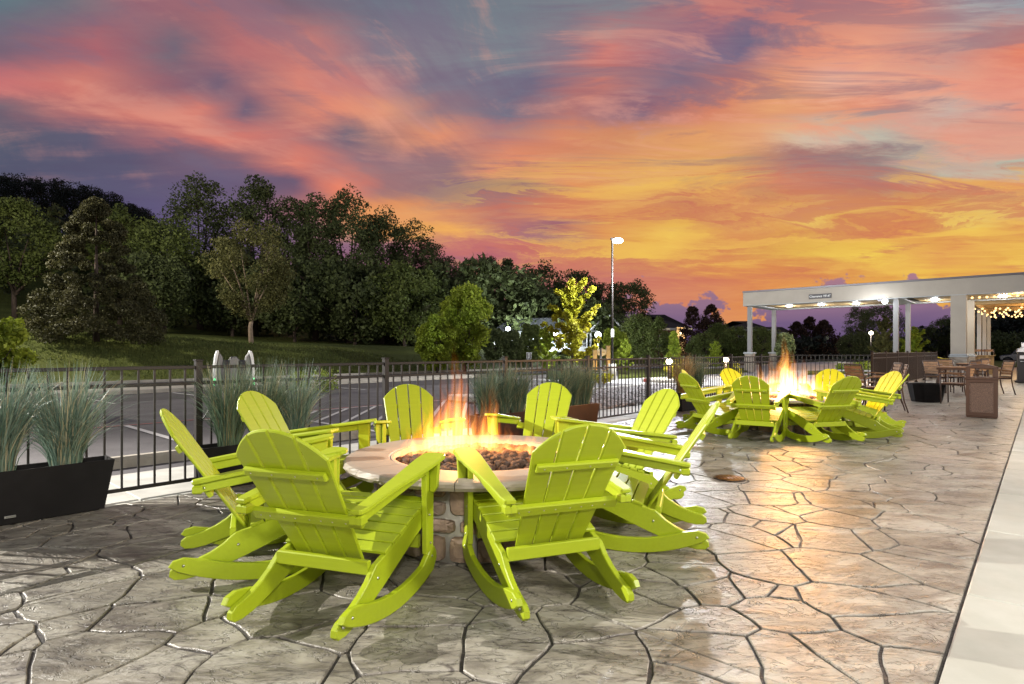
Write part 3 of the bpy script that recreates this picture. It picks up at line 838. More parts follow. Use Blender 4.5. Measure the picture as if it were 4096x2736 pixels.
fire(PC2, 'tall yellow and white flames over the farther pit', [
    (-.05, .0, .30, 1.32, .02), (.12, .05, .26, 1.02, .03), (-.25, .0, .26, .86, -.05), (.30, .0, .26, .84, .06), (-.45, .0, .28, .78, -.08),
    (.50, .0, .28, .72, .08), (.02, -.12, .30, .75, 0), (-.15, -.1, .34, .6, -.04), (.26, -.1, .34, .56, .05), (-.60, .03, .20, .56, -.10), (.64, .03, .20, .50, .10), (.04, .12, .2, 1.16, .03)], T2)
light('fire_light', 'POINT', (PC1[0] - .12, PC1[1], .95), 56, (1.0, .45, .13), .18)
light('fire_light', 'POINT', (PC2[0], PC2[1], 1.20), 430, (1.0, .47, .14), .30)
# ================================================================ ROCKING CHAIRS
def arc_pts(R, a0, a1, n, off=0.0):
    out = []
    for i in range(n + 1):
        a = radians(a0 + (a1 - a0) * i / n); out.append(((R - off) * sin(a), R - (R - off) * cos(a)))
    return out
def make_chair():
    b_ = .0045
    root = empty('rocking_chair')
    def piece(name, fn, m=M_lime):
        b = MB(); fn(b); return b.build(name, m, root)
    R = 1.28
    low = arc_pts(R, -24.5, 18.5, 14)
    up = arc_pts(R, 15.0, -20.0, 12, .105)
    rock = low + [(.425, .085), (.452, .125), (.452, .165), (.425, .205), (.39, .215)] + [p for p in up if p[0] < .37] + [(-.545, .185), (-.575, .165)]
    # smooth the order: rear tip
    rock = low[0:] + [(.425, .09), (.452, .13), (.45, .17), (.42, .212), (.375, .22), (.335, .185)] + [(y, z) for y, z in arc_pts(R, 13.0, -19.0, 12, .105)] + [(-.50, .193), (-.560, .180), (-.582, .150)]
    for s in (-1, 1):
        M = Matrix.Translation((s * .348 - .0175, 0, 0)) @ AX
        piece('rocker', lambda b: b.prism(rock, .035, b_, M))
    rail = [(.445, .450), (.30, .425), (.15, .385), (.0, .335), (-.14, .288), (-.215, .270), (-.245, .245), (-.29, .205), (-.36, .162), (-.43, .132), (-.50, .112), (-.545, .103), (-.578, .078), (-.582, .046), (-.555, .022), (-.50, .018),
            (-.42, .030), (-.30, .066), (-.16, .118), (.0, .185), (.18, .262), (.34, .325), (.445, .345)]
    for s in (-1, 1):
        M = Matrix.Translation((s * .310 - .0175, 0, 0)) @ AX
        piece('seat_rail', lambda b: b.prism([(y, z + .035) for y, z in rail], .035, b_, M))
    # arm plane rises towards the front
    th = radians(8.5)
    def AM(s):  # local arm frame: x across, y along, z up out of the board
        return Matrix.Translation((0, -.455, .635)) @ Matrix.Rotation(th, 4, 'X') @ Matrix.Diagonal((s, 1, 1, 1))
    arm = [(.325, 0), (.320, .12), (.315, .28), (.303, .46), (.290, .63), (.280, .78), (.281, .89), (.294, .918), (.322, .928), (.395, .928), (.425, .916), (.438, .885), (.438, .72), (.425, .56), (.408, .40), (.398, .22), (.396, .05), (.386, .008), (.374, 0)]
    for s in (-1, 1):
        piece('armrest', lambda b: b.prism(arm if s > 0 else arm, .028, .006, AM(s)))
        def sup(b):
            pts = [(.02, -.002), (.86, -.002), (.86, -.03), (.78, -.058), (.05, -.058), (.02, -.03)]
            M = Matrix.Translation((0, -.455, .635)) @ Matrix.Rotation(th, 4, 'X') @ Matrix.Translation((s * .352 - .015, 0, 0)) @ AX
            b.prism(pts, .03, b_, M)
        piece('arm_support', sup)
        def leg(b):
            pts = [(.315, .16), (.405, .16), (.405, .45), (.415, .68), (.415, .71), (.300, .70), (.312, .45)]
            pts = [(.312, .190), (.402, .205), (.405, .45), (.418, .764), (.296, .748), (.308, .45)]
            b.prism(pts, .036, b_, Matrix.Translation((s * .348 - .018, 0, 0)) @ AX)
        piece('leg', leg)
        def brk(b):
            pts = [(.368, .575), (.395, .570), (.418, .605), (.428, .758), (.368, .754)]
            pts = [(s * x, z) for x, z in pts]
            b.prism(pts, .034, b_, Matrix.Translation((0, .375, 0)) @ Matrix(((1, 0, 0, 0), (0, 0, -1, 0), (0, 1, 0, 0), (0, 0, 0, 1))))
        piece('arm_bracket', brk)
    # seat slats follow the rail
    path = [(.458, .487), (.372, .474), (.287, .456), (.203, .434), (.119, .409), (.035, .382), (-.048, .353)]
    for i in range(len(path)):
        y, z = path[i]
        y2, z2 = path[i + 1] if i + 1 < len(path) else (y - .083, z - .028)
        cy, cz = (y + y2) / 2, (z + z2) / 2 + .011
        ang = atan2(z - z2, y - y2)
        M = Matrix.Translation((0, cy, cz)) @ Matrix.Rotation(ang, 4, 'X')
        piece('seat_slat', lambda b: b.box((0, 0, 0), (.66 if i else .655, .079, .022), M, .004))
    piece('front_apron', lambda b: b.box((0, .468, .447), (.655, .022, .095), None, .005))
    piece('stretcher', lambda b: b.box((0, .355, .255), (.58, .03, .085), None, .004))
    # back: four fanned slats under one arch
    tl = radians(33.0)
    BM = Matrix.Translation((0, -.175, .345)) @ Matrix.Rotation(tl, 4, 'X') @ Matrix(((1, 0, 0, 0), (0, 0, -1, 0), (0, 1, 0, 0), (0, 0, 0, 1)))
    def edge(k, s_):   # x of the k-th slat boundary (-2..2) at height s
        t = (s_ + .06) / .88
        return k * (.110 + (.143 - .110) * t)
    HB = .875
    for k in range(4):
        l, r = k - 2, k - 1
        g = .0050
        cc = []
        def top(x): return HB - .165 * (abs(x) / .27) ** 2.3
        for i in range(7):
            xm = edge(l, .75) + g + (edge(r, .75) - edge(l, .75) - 2 * g) * i / 6
            cc.append((xm, top(xm)))
        pts = [(edge(l, -.06) + g, -.065), (edge(r, -.06) - g, -.065)] + cc[::-1]
        piece('back_slat', lambda b: b.prism(pts, .021, .0065, BM))
    # cross bars on the rear face (rear is +z of the slat frame)
    def bar(b, s_, half, h, t, zoff=.0215):
        b.box((0, s_, zoff + t / 2), (2 * half, h, t), BM, .006)
    piece('upper_crossbar', lambda b: bar(b, .610, .243, .046, .030))
    piece('arm_crossbar', lambda b: bar(b, .300, .335, .070, .034))
    piece('lower_crossbar', lambda b: b.box((0, -.232, .292), (.584, .036, .075), None, .006))
    for s in (-1, 1):
        piece('arm_block', lambda b: (b.box((s * .333, -.425, .605), (.034, .058, .052), None, .01), b.box((s * .368, -.425, .605), (.034, .058, .052), None, .01)))
        b = MB(); b.lathe([(.0, .006), (.008, .005), (.012, 0), (.012, -.004)][::-1], 10, Matrix.Translation((s * .332, -.525, .112)) @ Matrix.Rotation(s * pi / 2, 4, 'Y'))
        b.build('bolt', M_bolt, root)
    b = MB()
    for s in (-1, 1):
        for (x, y, z) in ((.367, -.50, .15), (.367, .385, .16), (.368, .36, .25), (.368, .345, .43), (.368, .365, .60), (.369, -.39, .612), (.369, .1, .690), (.329, -.20, .23)):
            b.lathe([(.0085, -.002), (.0085, .001), (0, .003)], 8, Matrix.Translation((s * x, y, z)) @ Matrix.Rotation(s * pi / 2, 4, 'Y'))
    Bb = lambda x, s_, z: BM @ Matrix.Translation((x, s_, z))
    for x in (-.20, -.07, .07, .20): b.lathe([(.005, -.002), (.005, .0006), (0, .0012)], 8, Bb(x, .610, .0515))
    for x in (-.28, -.22, -.13, -.06, .03, .10, .17, .25): b.lathe([(.005, -.002), (.005, .0006), (0, .0012)], 8, Bb(x, .300, .0555))
    b.build('screw', M_bolt, root, kind='stuff')
    return root
chair0 = make_chair(); used = [False]
def place_chair(x, y, phi, label, group):
    c = chair0 if not used[0] else copy_tree(chair0); used[0] = True
    c.location = (x, y, 0); c.rotation_euler = (0, 0, -radians(phi))
    meta(c, label=label, cat='rocking chair', group=group)
G1 = 'lime green rocking chairs round the nearer fire pit'; G2 = 'lime green rocking chairs round the farther fire pit'
CH1 = [(-.97, 3.44, 18, 'lime green rocking chair in the left foreground, seen from behind'),
 (.165, 3.65, -20.5, 'lime green rocking chair in the centre foreground, seen from behind, right of the stone base'),
 (-1.68, 4.08, 66, 'lime green rocking chair seen in profile at the far left of the nearer pit'),
 (-1.85, 5.39, 103, 'lime green rocking chair before the fence-post planter, partly hidden by the foreground chairs'),
 (-1.00, 6.05, 163, 'lime green rocking chair facing the viewer behind the left flames of the nearer pit'),
 (.26, 6.45, -161, 'lime green rocking chair facing the viewer between two grass planters'),
 (.97, 5.62, -113, 'lime green rocking chair right of the nearer pit, farther than the edge-on one'),
 (.92, 4.58, -73, 'lime green rocking chair seen edge-on at the right of the nearer pit')]
CH2 = [(4.03, 9.60, 34, 'lime green rocking chair seen from behind, front left of the farther fire pit'),
 (4.98, 9.50, -15, 'lime green rocking chair seen from behind, front right of the farther fire pit'),
 (3.62, 10.45, 72, 'lime green rocking chair seen side-on at the left of the farther fire pit'),
 (4.10, 11.80, 118, 'rocking chair lit yellow on its front at the left of the farther fire pit'),
 (5.00, 12.40, 162, 'rocking chair back lit yellow, behind the left end of the farther fire'),
 (6.45, 12.00, -145, 'rocking chair back seen through the right edge of the bright flames'),
 (6.60, 11.00, -96, 'rocking chair with a bright yellow front at the right of the farther pit'),
 (6.02, 10.05, -55, 'lime green rocking chair seen from its back edge, rightmost at the farther pit')]
for x, y, a, l in CH1: place_chair(x, y, a, l, G1)
for x, y, a, l in CH2: place_chair(x, y, a, l, G2)

# ================================================================ PLANTERS AND ORNAMENTAL GRASS
def planter(p0, p1, m, label, badge=False, soil=True, q0=-6.62, q1=-6.36, h=.455):
    root = empty('planter_box', W((p0 + p1) / 2, (q0 + q1) / 2), RP, label=label, cat='planter', group='long planters of grass along the fence')
    L = p1 - p0; D = q1 - q0 + .02
    b = MB(); tz = .075
    o = [(-D / 2 + .02, -L / 2 + tz), (D / 2 - .02, -L / 2 + tz), (D / 2 - .02, L / 2 - tz), (-D / 2 + .02, L / 2 - tz)]
    t_ = [(-D / 2 - .005, -L / 2), (D / 2 + .005, -L / 2), (D / 2 + .005, L / 2), (-D / 2 - .005, L / 2)]
    i_ = [(-D / 2 + .012, -L / 2 + .018), (D / 2 - .012, -L / 2 + .018), (D / 2 - .012, L / 2 - .018), (-D / 2 + .012, L / 2 - .018)]
    vs = [(x, y, .012) for x, y in o] + [(x, y, h - .003) for x, y in t_] + [(x * .995, y * .998, h) for x, y in t_] + [(x, y, h) for x, y in i_] + [(x * .95, y * .98, h - .07) for x, y in i_]
    fs = [(3, 2, 1, 0)]
    for k in range(4):
        for i in range(4):
            j = (i + 1) % 4; fs.append((k * 4 + i, k * 4 + j, (k + 1) * 4 + j, (k + 1) * 4 + i))
    b.add(vs, fs); b.build('box', m, root)
    b = MB(); b.box((0, 0, .008), (D - .08, L - .22, .014)); b.build('foot', M_planter, root)
    b = MB(); b.box((0, 0, h - .075), (D - .03, L - .06, .02)); b.build('soil', M_soil, root)
    if badge:
        b = MB(); b.box((D / 2 + .0, -.03, .075), (.004, .075, .020), None, .001); bd = b.build('badge', M_steel, root)
        b = MB()
        for k in range(7): b.box((D / 2 + .0025, -.052 + k * .0075, .075), (.0012, .0034, .0038))
        b.build('lettering', M_black, bd)
    return root
planter(.12, 1.54, M_planter, 'black planter with tall blue-green grass, cut off by the left edge of the picture', badge=True)
planter(2.30, 3.62, M_planter, 'black planter with grass at the left fence post behind the lime chairs')
planter(6.32, 7.72, M_planterb, 'dark planter with grass behind the armrest of the chair facing the viewer')
planter(8.15, 9.52, M_planterb, 'bronze planter with grass lit orange, right of the chair facing the viewer')
planter(13.0, 14.4, M_planter, 'dark planter holding tan and green grass at the left of the farther fire pit')
def blade_mat(name, c1, c2, c3):
    m = bpy.data.materials.new(name); m.use_nodes = True; t = m.node_tree; n = NB(t); b = t.nodes['Principled BSDF']
    r = n.new('ShaderNodeNewGeometry').outputs['Random Per Island']
    col = n.ramp(r, [(0, c1 + (1,)), (.45, c2 + (1,)), (.8, c1 + (1,)), (.93, c3 + (1,)), (1, c3 + (1,))])
    t.links.new(col, b.inputs['Base Color']); b.inputs['Roughness'].default_value = .42; b.inputs['Specular IOR Level'].default_value = .5
    tr = n.new('ShaderNodeBsdfTranslucent'); ms = n.new('ShaderNodeMixShader'); ms.inputs[0].default_value = .25
    t.links.new(col, tr.inputs[0]); t.links.new(b.outputs[0], ms.inputs[1]); t.links.new(tr.outputs[0], ms.inputs[2])
    t.links.new(ms.outputs[0], t.nodes['Material Output'].inputs[0]); return m
B_blue = blade_mat('grass_blade_blue', (.09, .17, .13), (.28, .37, .29), (.48, .43, .28))
B_green = blade_mat('grass_blade_green', (.055, .105, .068), (.18, .25, .16), (.38, .33, .18))
B_tan = blade_mat('grass_blade_tan', (.24, .18, .085), (.36, .28, .14), (.12, .12, .05))
def grass_mesh(seed, n, rad, h, spread, wd):
    g = np.random.RandomState(seed); K = 6
    a = g.uniform(0, 2 * pi, n); r0 = rad * np.sqrt(g.uniform(0, 1, n)) * .55
    bx = r0 * np.cos(a); by = r0 * np.sin(a)
    az = a + g.normal(0, .7, n); ln = h * (1.08 - .62 * g.uniform(0, 1, n) ** 1.6); bend = g.exponential(spread * .8, n).clip(0, 1.7); az = az + 0; kink = (g.uniform(0, 1, n) < .28) * g.uniform(.6, 1.6, n)
    fa = g.uniform(0, pi, n); V = np.zeros((n, K + 1, 2, 3))
    for k in range(K + 1):
        t = k / K
        out = ln * (t * .10 + bend * t * t * .55 + kink * max(0, t - .6) ** 1.3)
        z = ln * (t - .30 * bend * t ** 2.4 - kink * max(0, t - .6) ** 1.6 * .5)
        w_ = wd * (1 - t ** 2 * .93)
        cx = bx + out * np.cos(az); cy = by + out * np.sin(az)
        V[:, k, 0] = np.stack([cx - w_ * np.cos(fa) / 2, cy - w_ * np.sin(fa) / 2, z], 1)
        V[:, k, 1] = np.stack([cx + w_ * np.cos(fa) / 2, cy + w_ * np.sin(fa) / 2, z], 1)
    base = (np.arange(n) * (K + 1) * 2)[:, None, None]
    q = np.array([[2 * k, 2 * k + 1, 2 * k + 3, 2 * k + 2] for k in range(K)])[None]
    return V.reshape(-1, 3), (base + q).reshape(-1, 4)
def clump(p, q, m, seed, n, h, spread, rad, label, wd=.0090, z=.39):
    V, Q = grass_mesh(seed, int(n * 1.1), rad, h, spread, wd)
    # squash across the narrow box
    o = mkobj('ornamental_grass', fastmesh('ornamental_grass', V, Q, m, True), None, W(p, q, z), (0, 0, RP + rnd.uniform(-.3, .3)),
              label=label, cat='ornamental grass', group='tufts of ornamental grass in the planters')
    return o
QG = -6.49
clump(.28, QG, B_blue, 1, 750, .90, .48, .20, 'pale blue-green grass tuft at the left edge of the picture')
clump(.72, QG, B_blue, 2, 800, .95, .40, .22, 'blue-green grass tuft in the middle of the leftmost planter')
clump(1.20, QG, B_blue, 3, 800, .93, .48, .20, 'blue-green grass tuft spilling over the right end of the leftmost planter')
clump(2.62, QG, B_green, 4, 700, .93, .40, .19, 'dark green grass tuft beside the fence post under the charging station')
clump(2.98, QG, B_green, 5, 650, .95, .48, .18, 'green grass tuft in the middle of the planter below the charging station')
clump(3.38, QG, B_blue, 6, 600, .93, .50, .17, 'feathery grass tuft at the right end of the planter behind the left chairs')
clump(6.55, QG, B_green, 7, 600, .80, .40, .17, 'dense grey-green grass tuft just right of the orange flames')
clump(6.92, QG, B_green, 8, 600, .84, .36, .18, 'dense grey-green grass tuft in the middle of the planter behind the fire')
clump(7.30, QG, B_green, 9, 600, .82, .42, .18, 'dense grey-green grass tuft left of the chair facing the viewer')
clump(8.45, QG, B_green, 10, 600, .84, .42, .18, 'grey-green grass tuft right of the chair facing the viewer')
clump(8.82, QG, B_green, 11, 600, .86, .36, .18, 'grey-green grass tuft in the middle of the bronze planter')
clump(9.20, QG, B_green, 12, 600, .84, .42, .18, 'grey-green grass tuft at the right end of the bronze planter')
clump(13.3, QG, B_tan, 13, 480, 1.0, .36, .18, 'tall tan grass tuft beside the farther fire pit', .008)
clump(14.05, QG, B_green, 14, 600, .98, .36, .22, 'tall grey-green grass tuft right of the tan one', .008)

# ================================================================ EV CHARGING STATION
ev = empty('charging_station', W(3.45, -8.38), RP + radians(72), label='grey and white car charging station with coiled black cables and green lights behind the fence', cat='charging station')
M_evw = mat('charger_white', (.62, .63, .63), .4); M_evg = mat('charger_grey', (.16, .155, .155), .5); M_cable = mat('cable_rubber', (.045, .04, .04), .45)
b = MB(); b.box((0, 0, .5), (.12, .10, 1.05), None, .01); b.build('post', M_black, ev)
b = MB(); b.prism([(-.065, .95), (.065, .95), (.065, 1.33), (.03, 1.375), (-.03, 1.375), (-.065, 1.33)], .13, .012, Matrix.Translation((0, .065, 0)) @ Matrix(((1, 0, 0, 0), (0, 0, -1, 0), (0, 1, 0, 0), (0, 0, 0, 1)))); b.build('head', mat('charger_body', (.13, .13, .13), .4, .4), ev)
for s in (-1, 1):
    rim = [(.200, .90), (.232, .93), (.258, 1.08), (.262, 1.24), (.240, 1.40), (.222, 1.455), (.196, 1.462), (.190, 1.44), (.222, 1.26), (.222, 1.10), (.196, .96)]
    b = MB(); b.prism([(s * x, z) for x, z in rim], .15, .008, Matrix.Translation((0, .075, 0)) @ AY); h = b.build('side_panel', M_evw, ev)
    b = MB(); b.box((s * .248, -.078, 1.03), (.02, .008, .10), None, .002); b.build('status_light', G_green, h)
    disc = [(.190, .94), (.218, 1.10), (.218, 1.26), (.186, 1.43), (.150, 1.38), (.128, 1.26), (.126, 1.08), (.150, .95)]
    b = MB(); b.prism([(s * x, z) for x, z in disc], .12, .01, Matrix.Translation((0, .06, 0)) @ AY); b.build('holster', M_evg, ev)
    for k in range(6):
        cx = s * (.074 + .013 * k)
        c_ = [(cx + .004 * sin(t * 3), .115 * cos(t), 1.17 + .155 * sin(t) - (.0 if sin(t) > 0 else .03)) for t in [2 * pi * j / 14 for j in range(15)]]
        b = MB(); b.tube(c_, .0095, 6, False); b.build('cable_coil', M_cable, ev)
b = MB(); b.tube([(-.20, 0, .93), (-.24, -.1, .80), (-.34, -.18, .62), (-.46, -.2, .42), (-.52, -.2, .30), (-.45, -.15, .16), (-.25, -.05, .1), (0, 0, .08)], .011, 6); b.build('loose_cable', M_cable, ev)
b = MB(); b.tube([(-.18, -.05, .94), (-.20, -.06, .90), (-.16, -.06, .88), (-.12, -.05, .92)], .010, 6); b.build('plug_loop', M_evw, ev)

# ================================================================ LITTER BIN, PLANT POT, DINING SET
bin_ = empty('litter_bin', S(3926, 12.95), radians(-38), label='brown litter bin with pebbled panels and an open hood at the right of the patio', cat='litter bin')
def frame_box(b, w_, d_, z0, z1, t): pass
WB, DB, HB_ = .55, .55, 1.17
b = MB()
for sx in (-1, 1):
    for sy in (-1, 1): b.box((sx * (WB / 2 - .035), sy * (DB / 2 - .035), .43), (.07, .07, .80), None, .008)
for sx in (-1, 1):
    b.box((sx * (WB / 2 - .03), 0, .075), (.06, DB - .14, .07)); b.box((sx * (WB / 2 - .03), 0, .80), (.06, DB - .14, .06))
    b.box((0, sx * (DB / 2 - .03), .075), (WB - .14, .06, .07)); b.box((0, sx * (DB / 2 - .03), .80), (WB - .14, .06, .06))
b.build('body', M_brown, bin_)
b = MB(); b.box((0, 0, .02), (WB - .02, DB - .02, .04), None, .01); b.build('base', M_brown, bin_)
for k in range(4):
    b = MB(); b.box((0, -(DB / 2 - .028), .435), (WB - .145, .03, .65), Matrix.Rotation(k * pi / 2, 4, 'Z'), .004); b.build('pebble_panel', M_aggr, bin_)
b = MB()
b.box((0, 0, .855), (WB + .02, DB + .02, .05), None, .008)
for sx in (-1, 1):
    for sy in (-1, 1): b.box((sx * (WB / 2 - .04), sy * (DB / 2 - .04), .98), (.08, .08, .21), None, .01)
b.build('hood_frame', M_brown, bin_)
pts = [(-WB / 2 - .005, 1.07), (WB / 2 + .005, 1.07), (WB / 2 + .005, 1.11), (WB / 4, 1.150), (0, 1.165), (-WB / 4, 1.150), (-WB / 2 - .005, 1.11)]
b = MB(); b.prism(pts, DB + .01, .01, Matrix.Translation((0, DB / 2 + .005, 0)) @ Matrix(((1, 0, 0, 0), (0, 0, -1, 0), (0, 1, 0, 0), (0, 0, 0, 1)))); b.build('lid', M_brown, bin_)
pot = empty('plant_pot', S(3706, 16.9), label='wide dark faceted plant pot on the patio left of the litter bin', cat='plant pot', rz=.2)
b = MB(); n = 10; vs = []; prof = [(.36, 0), (.38, .02), (.475, .49), (.485, .52), (.44, .52), (.42, .40)]
for r, z in prof:
    for k in range(n): a = 2 * pi * k / n; vs.append((r * cos(a), r * sin(a), z))
fs = [(i * n + k, i * n + (k + 1) % n, (i + 1) * n + (k + 1) % n, (i + 1) * n + k) for i in range(5) for k in range(n)] + [tuple(range(n))[::-1]]
b.add(vs, fs); b.build('bowl', M_planter, pot)
b = MB(); b.lathe([(0, .42), (.425, .42)], 10); b.build('soil', M_soil, pot)

K = 1.26
def make_dining_chair():
    root = empty('dining_chair')
    def P(name, fn, m):
        b = MB(); fn(b); b.v = [tuple(c * K for c in v) for v in b.v]; b.build(name, m, root)
    for s in (-1, 1):
        P('leg', lambda b: b.tube([(s * .245, .21, 0), (s * .245, .215, .64)], .014, 6), M_brown)
        P('leg', lambda b: b.tube([(s * .235, -.30, 0), (s * .235, -.235, .22), (s * .235, -.205, .42), (s * .235, -.22, .62), (s * .23, -.30, .89)], .014, 6), M_brown)
        arm_ = [(-.225, .60), (-.10, .635), (.05, .650), (.20, .652), (.24, .645), (.24, .668), (.20, .676), (.05, .674), (-.10, .658), (-.225, .624)]
        P('armrest', lambda b: b.prism(arm_, .05, .006, Matrix.Translation((s * .245 - .025, 0, 0)) @ AX), M_wood)
        P('seat_frame', lambda b: b.box((s * .225, 0, .425), (.025, .43, .035), None, .004), M_brown)
    P('back_top_bar', lambda b: b.box((0, -.298, .885), (.47, .025, .03), None, .005), M_brown)
    P('back_bottom_bar', lambda b: b.box((0, -.205, .47), (.45, .02, .03), None, .005), M_brown)
    for k in range(5):
        z = .56 + k * .068
        P('back_slat', lambda b: b.box((0, -.215 - .045 * (z - .5) / .2, z), (.44, .014, .058), Matrix.Identity(4), .003), M_wood)
    for k in range(6):
        P('seat_slat', lambda b: b.box((0, .19 - k * .073, .450), (.45, .062, .014), None, .003), M_wood)
    return root
dc0 = make_dining_chair(); du = [0]
def dchair(x, y, phi, label, g):
    c = dc0 if du[0] == 0 else copy_tree(dc0); du[0] = 1
    c.location = (x, y, 0); c.rotation_euler = (0, 0, -radians(phi)); meta(c, label=label, cat='armchair', group=g)
def dtable(p, q, L, Wd, label, zt=.93):
    root = empty('dining_table', W(p, q), RP, label=label, cat='table', group='slatted dining tables on the patio')
    for sx in (-1, 1):
        for sy in (-1, 1):
            b = MB(); b.box((sx * (Wd / 2 - .07), sy * (L / 2 - .08), zt / 2 - .02), (.06, .06, zt - .06)); b.build('leg', M_brown, root)
    b = MB()
    for s in (-1, 1): b.box((s * (Wd / 2 - .02), 0, zt - .04), (.04, L, .07)); b.box((0, s * (L / 2 - .02), zt - .04), (Wd - .08, .04, .07))
    b.build('apron', M_brown, root)
    n = int(L / .13)
    for k in range(n):
        b = MB(); b.box((0, -L / 2 + L * (k + .5) / n, zt), (Wd, L / n - .012, .022), None, .003); b.build('table_slat', M_wood, root)
    return root
GD = 'teak and metal armchairs on the far patio'
def at(x, z): v = S(x, z); return v.x, v.y
for x, z, a, l in [(3824, 16.2, -38, 'wooden armchair nearest the litter bin, with its back to the viewer'),
                   (3552, 14.2, -62, 'wooden armchair behind the right-hand lime chairs, its dark legs showing'),
                   (3532, 16.6, -75, 'wooden armchair with a pale slatted back against the railing'),
                   (3757, 20.5, 78, 'wooden armchair with a pale slatted back at the left side of the first table'),
                   (3858, 20.6, -20, 'dark-framed armchair just behind the nearest table chair'),
                   (3893, 23.4, -15, 'dark-framed armchair at the second table'),
                   (3909, 26.5, -15, 'dark-framed armchair farthest down the row of tables'),
                   (3988, 19.8, -80, 'armchair sticking out at the right behind the litter bin'),
                   (3795, 24.0, 60, 'small pale-backed armchair between the tables near the stone pier'),
                   (3462, 14.6, 80, 'armchair whose curved wooden arm shows beyond the right lime chairs')]:
    dchair(*at(x, z), a, l, GD)
pA = PQ(S(3835, 19.2)); pB = PQ(S(3880, 23.5)); pC = PQ(S(3480, 15.8))
dtable(pA[0], pA[1], 1.8, 1.0, 'slatted wooden table behind the nearest dining armchair')
dtable(pB[0] + 1.5, pB[1], 1.8, 1.0, 'second slatted wooden table farther down the row')
# ================================================================ ENTRANCE CANOPY
can = empty('entrance_canopy', W(41.1, -8), RP, label='long flat-roofed entrance canopy with a grey fascia and boarded soffit', cat='canopy')
def cbox(name, p0, p1, q0, q1, z0, z1, m, bev=.01, par=None):
    b = MB(); b.box(((q0 + q1) / 2 + 8, (p0 + p1) / 2 - 41.1, (z0 + z1) / 2), (q1 - q0, p1 - p0, z1 - z0), None, bev)
    return b.build(name, m, par or can)
SQ0, SQ1, SP0, SP1 = -15.5, 4.0, 41.1, 47.1
cbox('fascia', SP0, SP0 + .25, SQ0, SQ1, 4.62, 5.52, M_stucco)
cbox('fascia', SP0 + .25, SP1, SQ0, SQ0 + .25, 4.62, 5.52, M_stucco)
cbox('fascia', SP1 - .25, SP1, SQ0 + .25, SQ1, 4.62, 5.52, M_stucco)
cbox('coping', SP0 - .03, SP1 + .03, SQ0 - .03, SQ1, 5.52, 5.64, M_cap)
cbox('drip_edge', SP0 - .012, SP0 + .6, SQ0 - .012, SQ1, 4.60, 4.635, M_trim, 0)
cbox('drip_edge', SP1 - .5, SP1 + .012, SQ0 - .012, SQ1, 4.60, 4.635, M_trim, 0)
cbox('drip_edge', SP0 + .6, SP1 - .5, SQ0 - .012, SQ0 + .9, 4.60, 4.635, M_trim, 0)
cbox('drip_edge', SP0 + .6, SP1 - .5, -7.3, -6.2, 4.60, 4.635, M_trim, 0)
me = None
for k in range(40):
    q = SQ0 + .9 + k * .46
    if -7.3 - .2 < q < -6.2: continue
    if me is None:
        b = MB(); b.box((0, 0, 0), (.45, SP1 - SP0 - 1.1, .02), None, .003); me = b.mesh('soffit_board', M_soffit)
    mkobj('soffit_board', me, can, (q + .23 + 8, (SP0 + SP1) / 2 - 41.1 + .05, 4.70))
fix = None
for px, py in ((3157, 1225), (3285, 1220), (3424, 1215), (3738, 1201), (4012, 1187)):
    z = (4.68 - CH) * F / (HY - py); v = S(px, z); p, q = PQ(v)
    p = min(max(p, 42.1), 46.2)
    z2 = None
    # stay on the photo's ray while sitting in the soffit
    u = (px - HX) / F; q = (u * DP[1] * p - DP[0] * p) / (DQ[0] - u * DQ[1])
    b = MB(); b.lathe([(.0, 4.655), (.17, 4.655), (.19, 4.69)], 16, Matrix.Translation((q + 8, p - 41.1, 0)))
    o = b.build('ceiling_light', G_cool, can)
    L_ = W(p, q, 4.5); light('canopy_light', 'POINT', L_, 130, (.95, .97, 1.0), .12)
# flood lamp on the fascia edge
fl = empty('flood_lamp', W(41.0, -7.0, 4.5), RP, label='bright flood lamp under the front edge of the canopy beside a slim column', cat='lamp')
b = MB(); b.ball((0, -.05, -.06), .15, 12, 8); b.build('lens', G_cool, fl)
b = MB(); b.box((-.15, .05, .03), (.5, .12, .12), None, .02); b.build('housing', M_cap, fl)
light('flood_light', 'POINT', W(40.2, -7.6, 4.1), 130, (.9, .95, 1.0), .15)
def slim(p, q, low=1.30, base=True):
    cbox('column', p, p + .26, q, q + .26, low if base else 0, 4.61, M_column, .008)
    if base:
        pr = cbox('pier', p - .14, p + .40, q - .14, q + .40, 0, 1.26, M_veneer2, .02)
        cbox('pier_cap', p - .2, p + .46, q - .2, q + .46, 1.262, 1.39, M_trim, .03)
M_veneer2 = mat('pale_ledgestone', (.42, .36, .29), .8, col2=(.30, .26, .21), vscale=5, bump=.7, bscale=18, bdist=.02, stretch=(1, 1, 3))
slim(41.35, -15.3); slim(46.3, -15.3)
slim(41.35, -6.65, 0, False); slim(46.3, -6.75, 0, False)
def bigcol(p, q):
    cbox('column', p, p + .7, q, q + .7, 1.30, 4.615, M_stucco, .01)
    cbox('pier_cap', p - .10, p + .8, q - .10, q + .8, 1.12, 1.20, M_trim, .02)
    cbox('pier_cap', p - .05, p + .75, q - .05, q + .75, 1.205, 1.30, M_trim, .04)
    for k in range(7):     # courses of stone
        z0 = k * .16
        for s in range(2):
            off = .13 if k % 2 else -.1
            cbox('ledge_stone', p - .06, p + .76, (q - .06) if s == 0 else (q + .35 + off + .004), (q + .35 + off - .004) if s == 0 else (q + .76), z0 + .003, z0 + .155, M_veneer2, .008)
bigcol(41.12, -3.86); bigcol(46.2, -3.86)
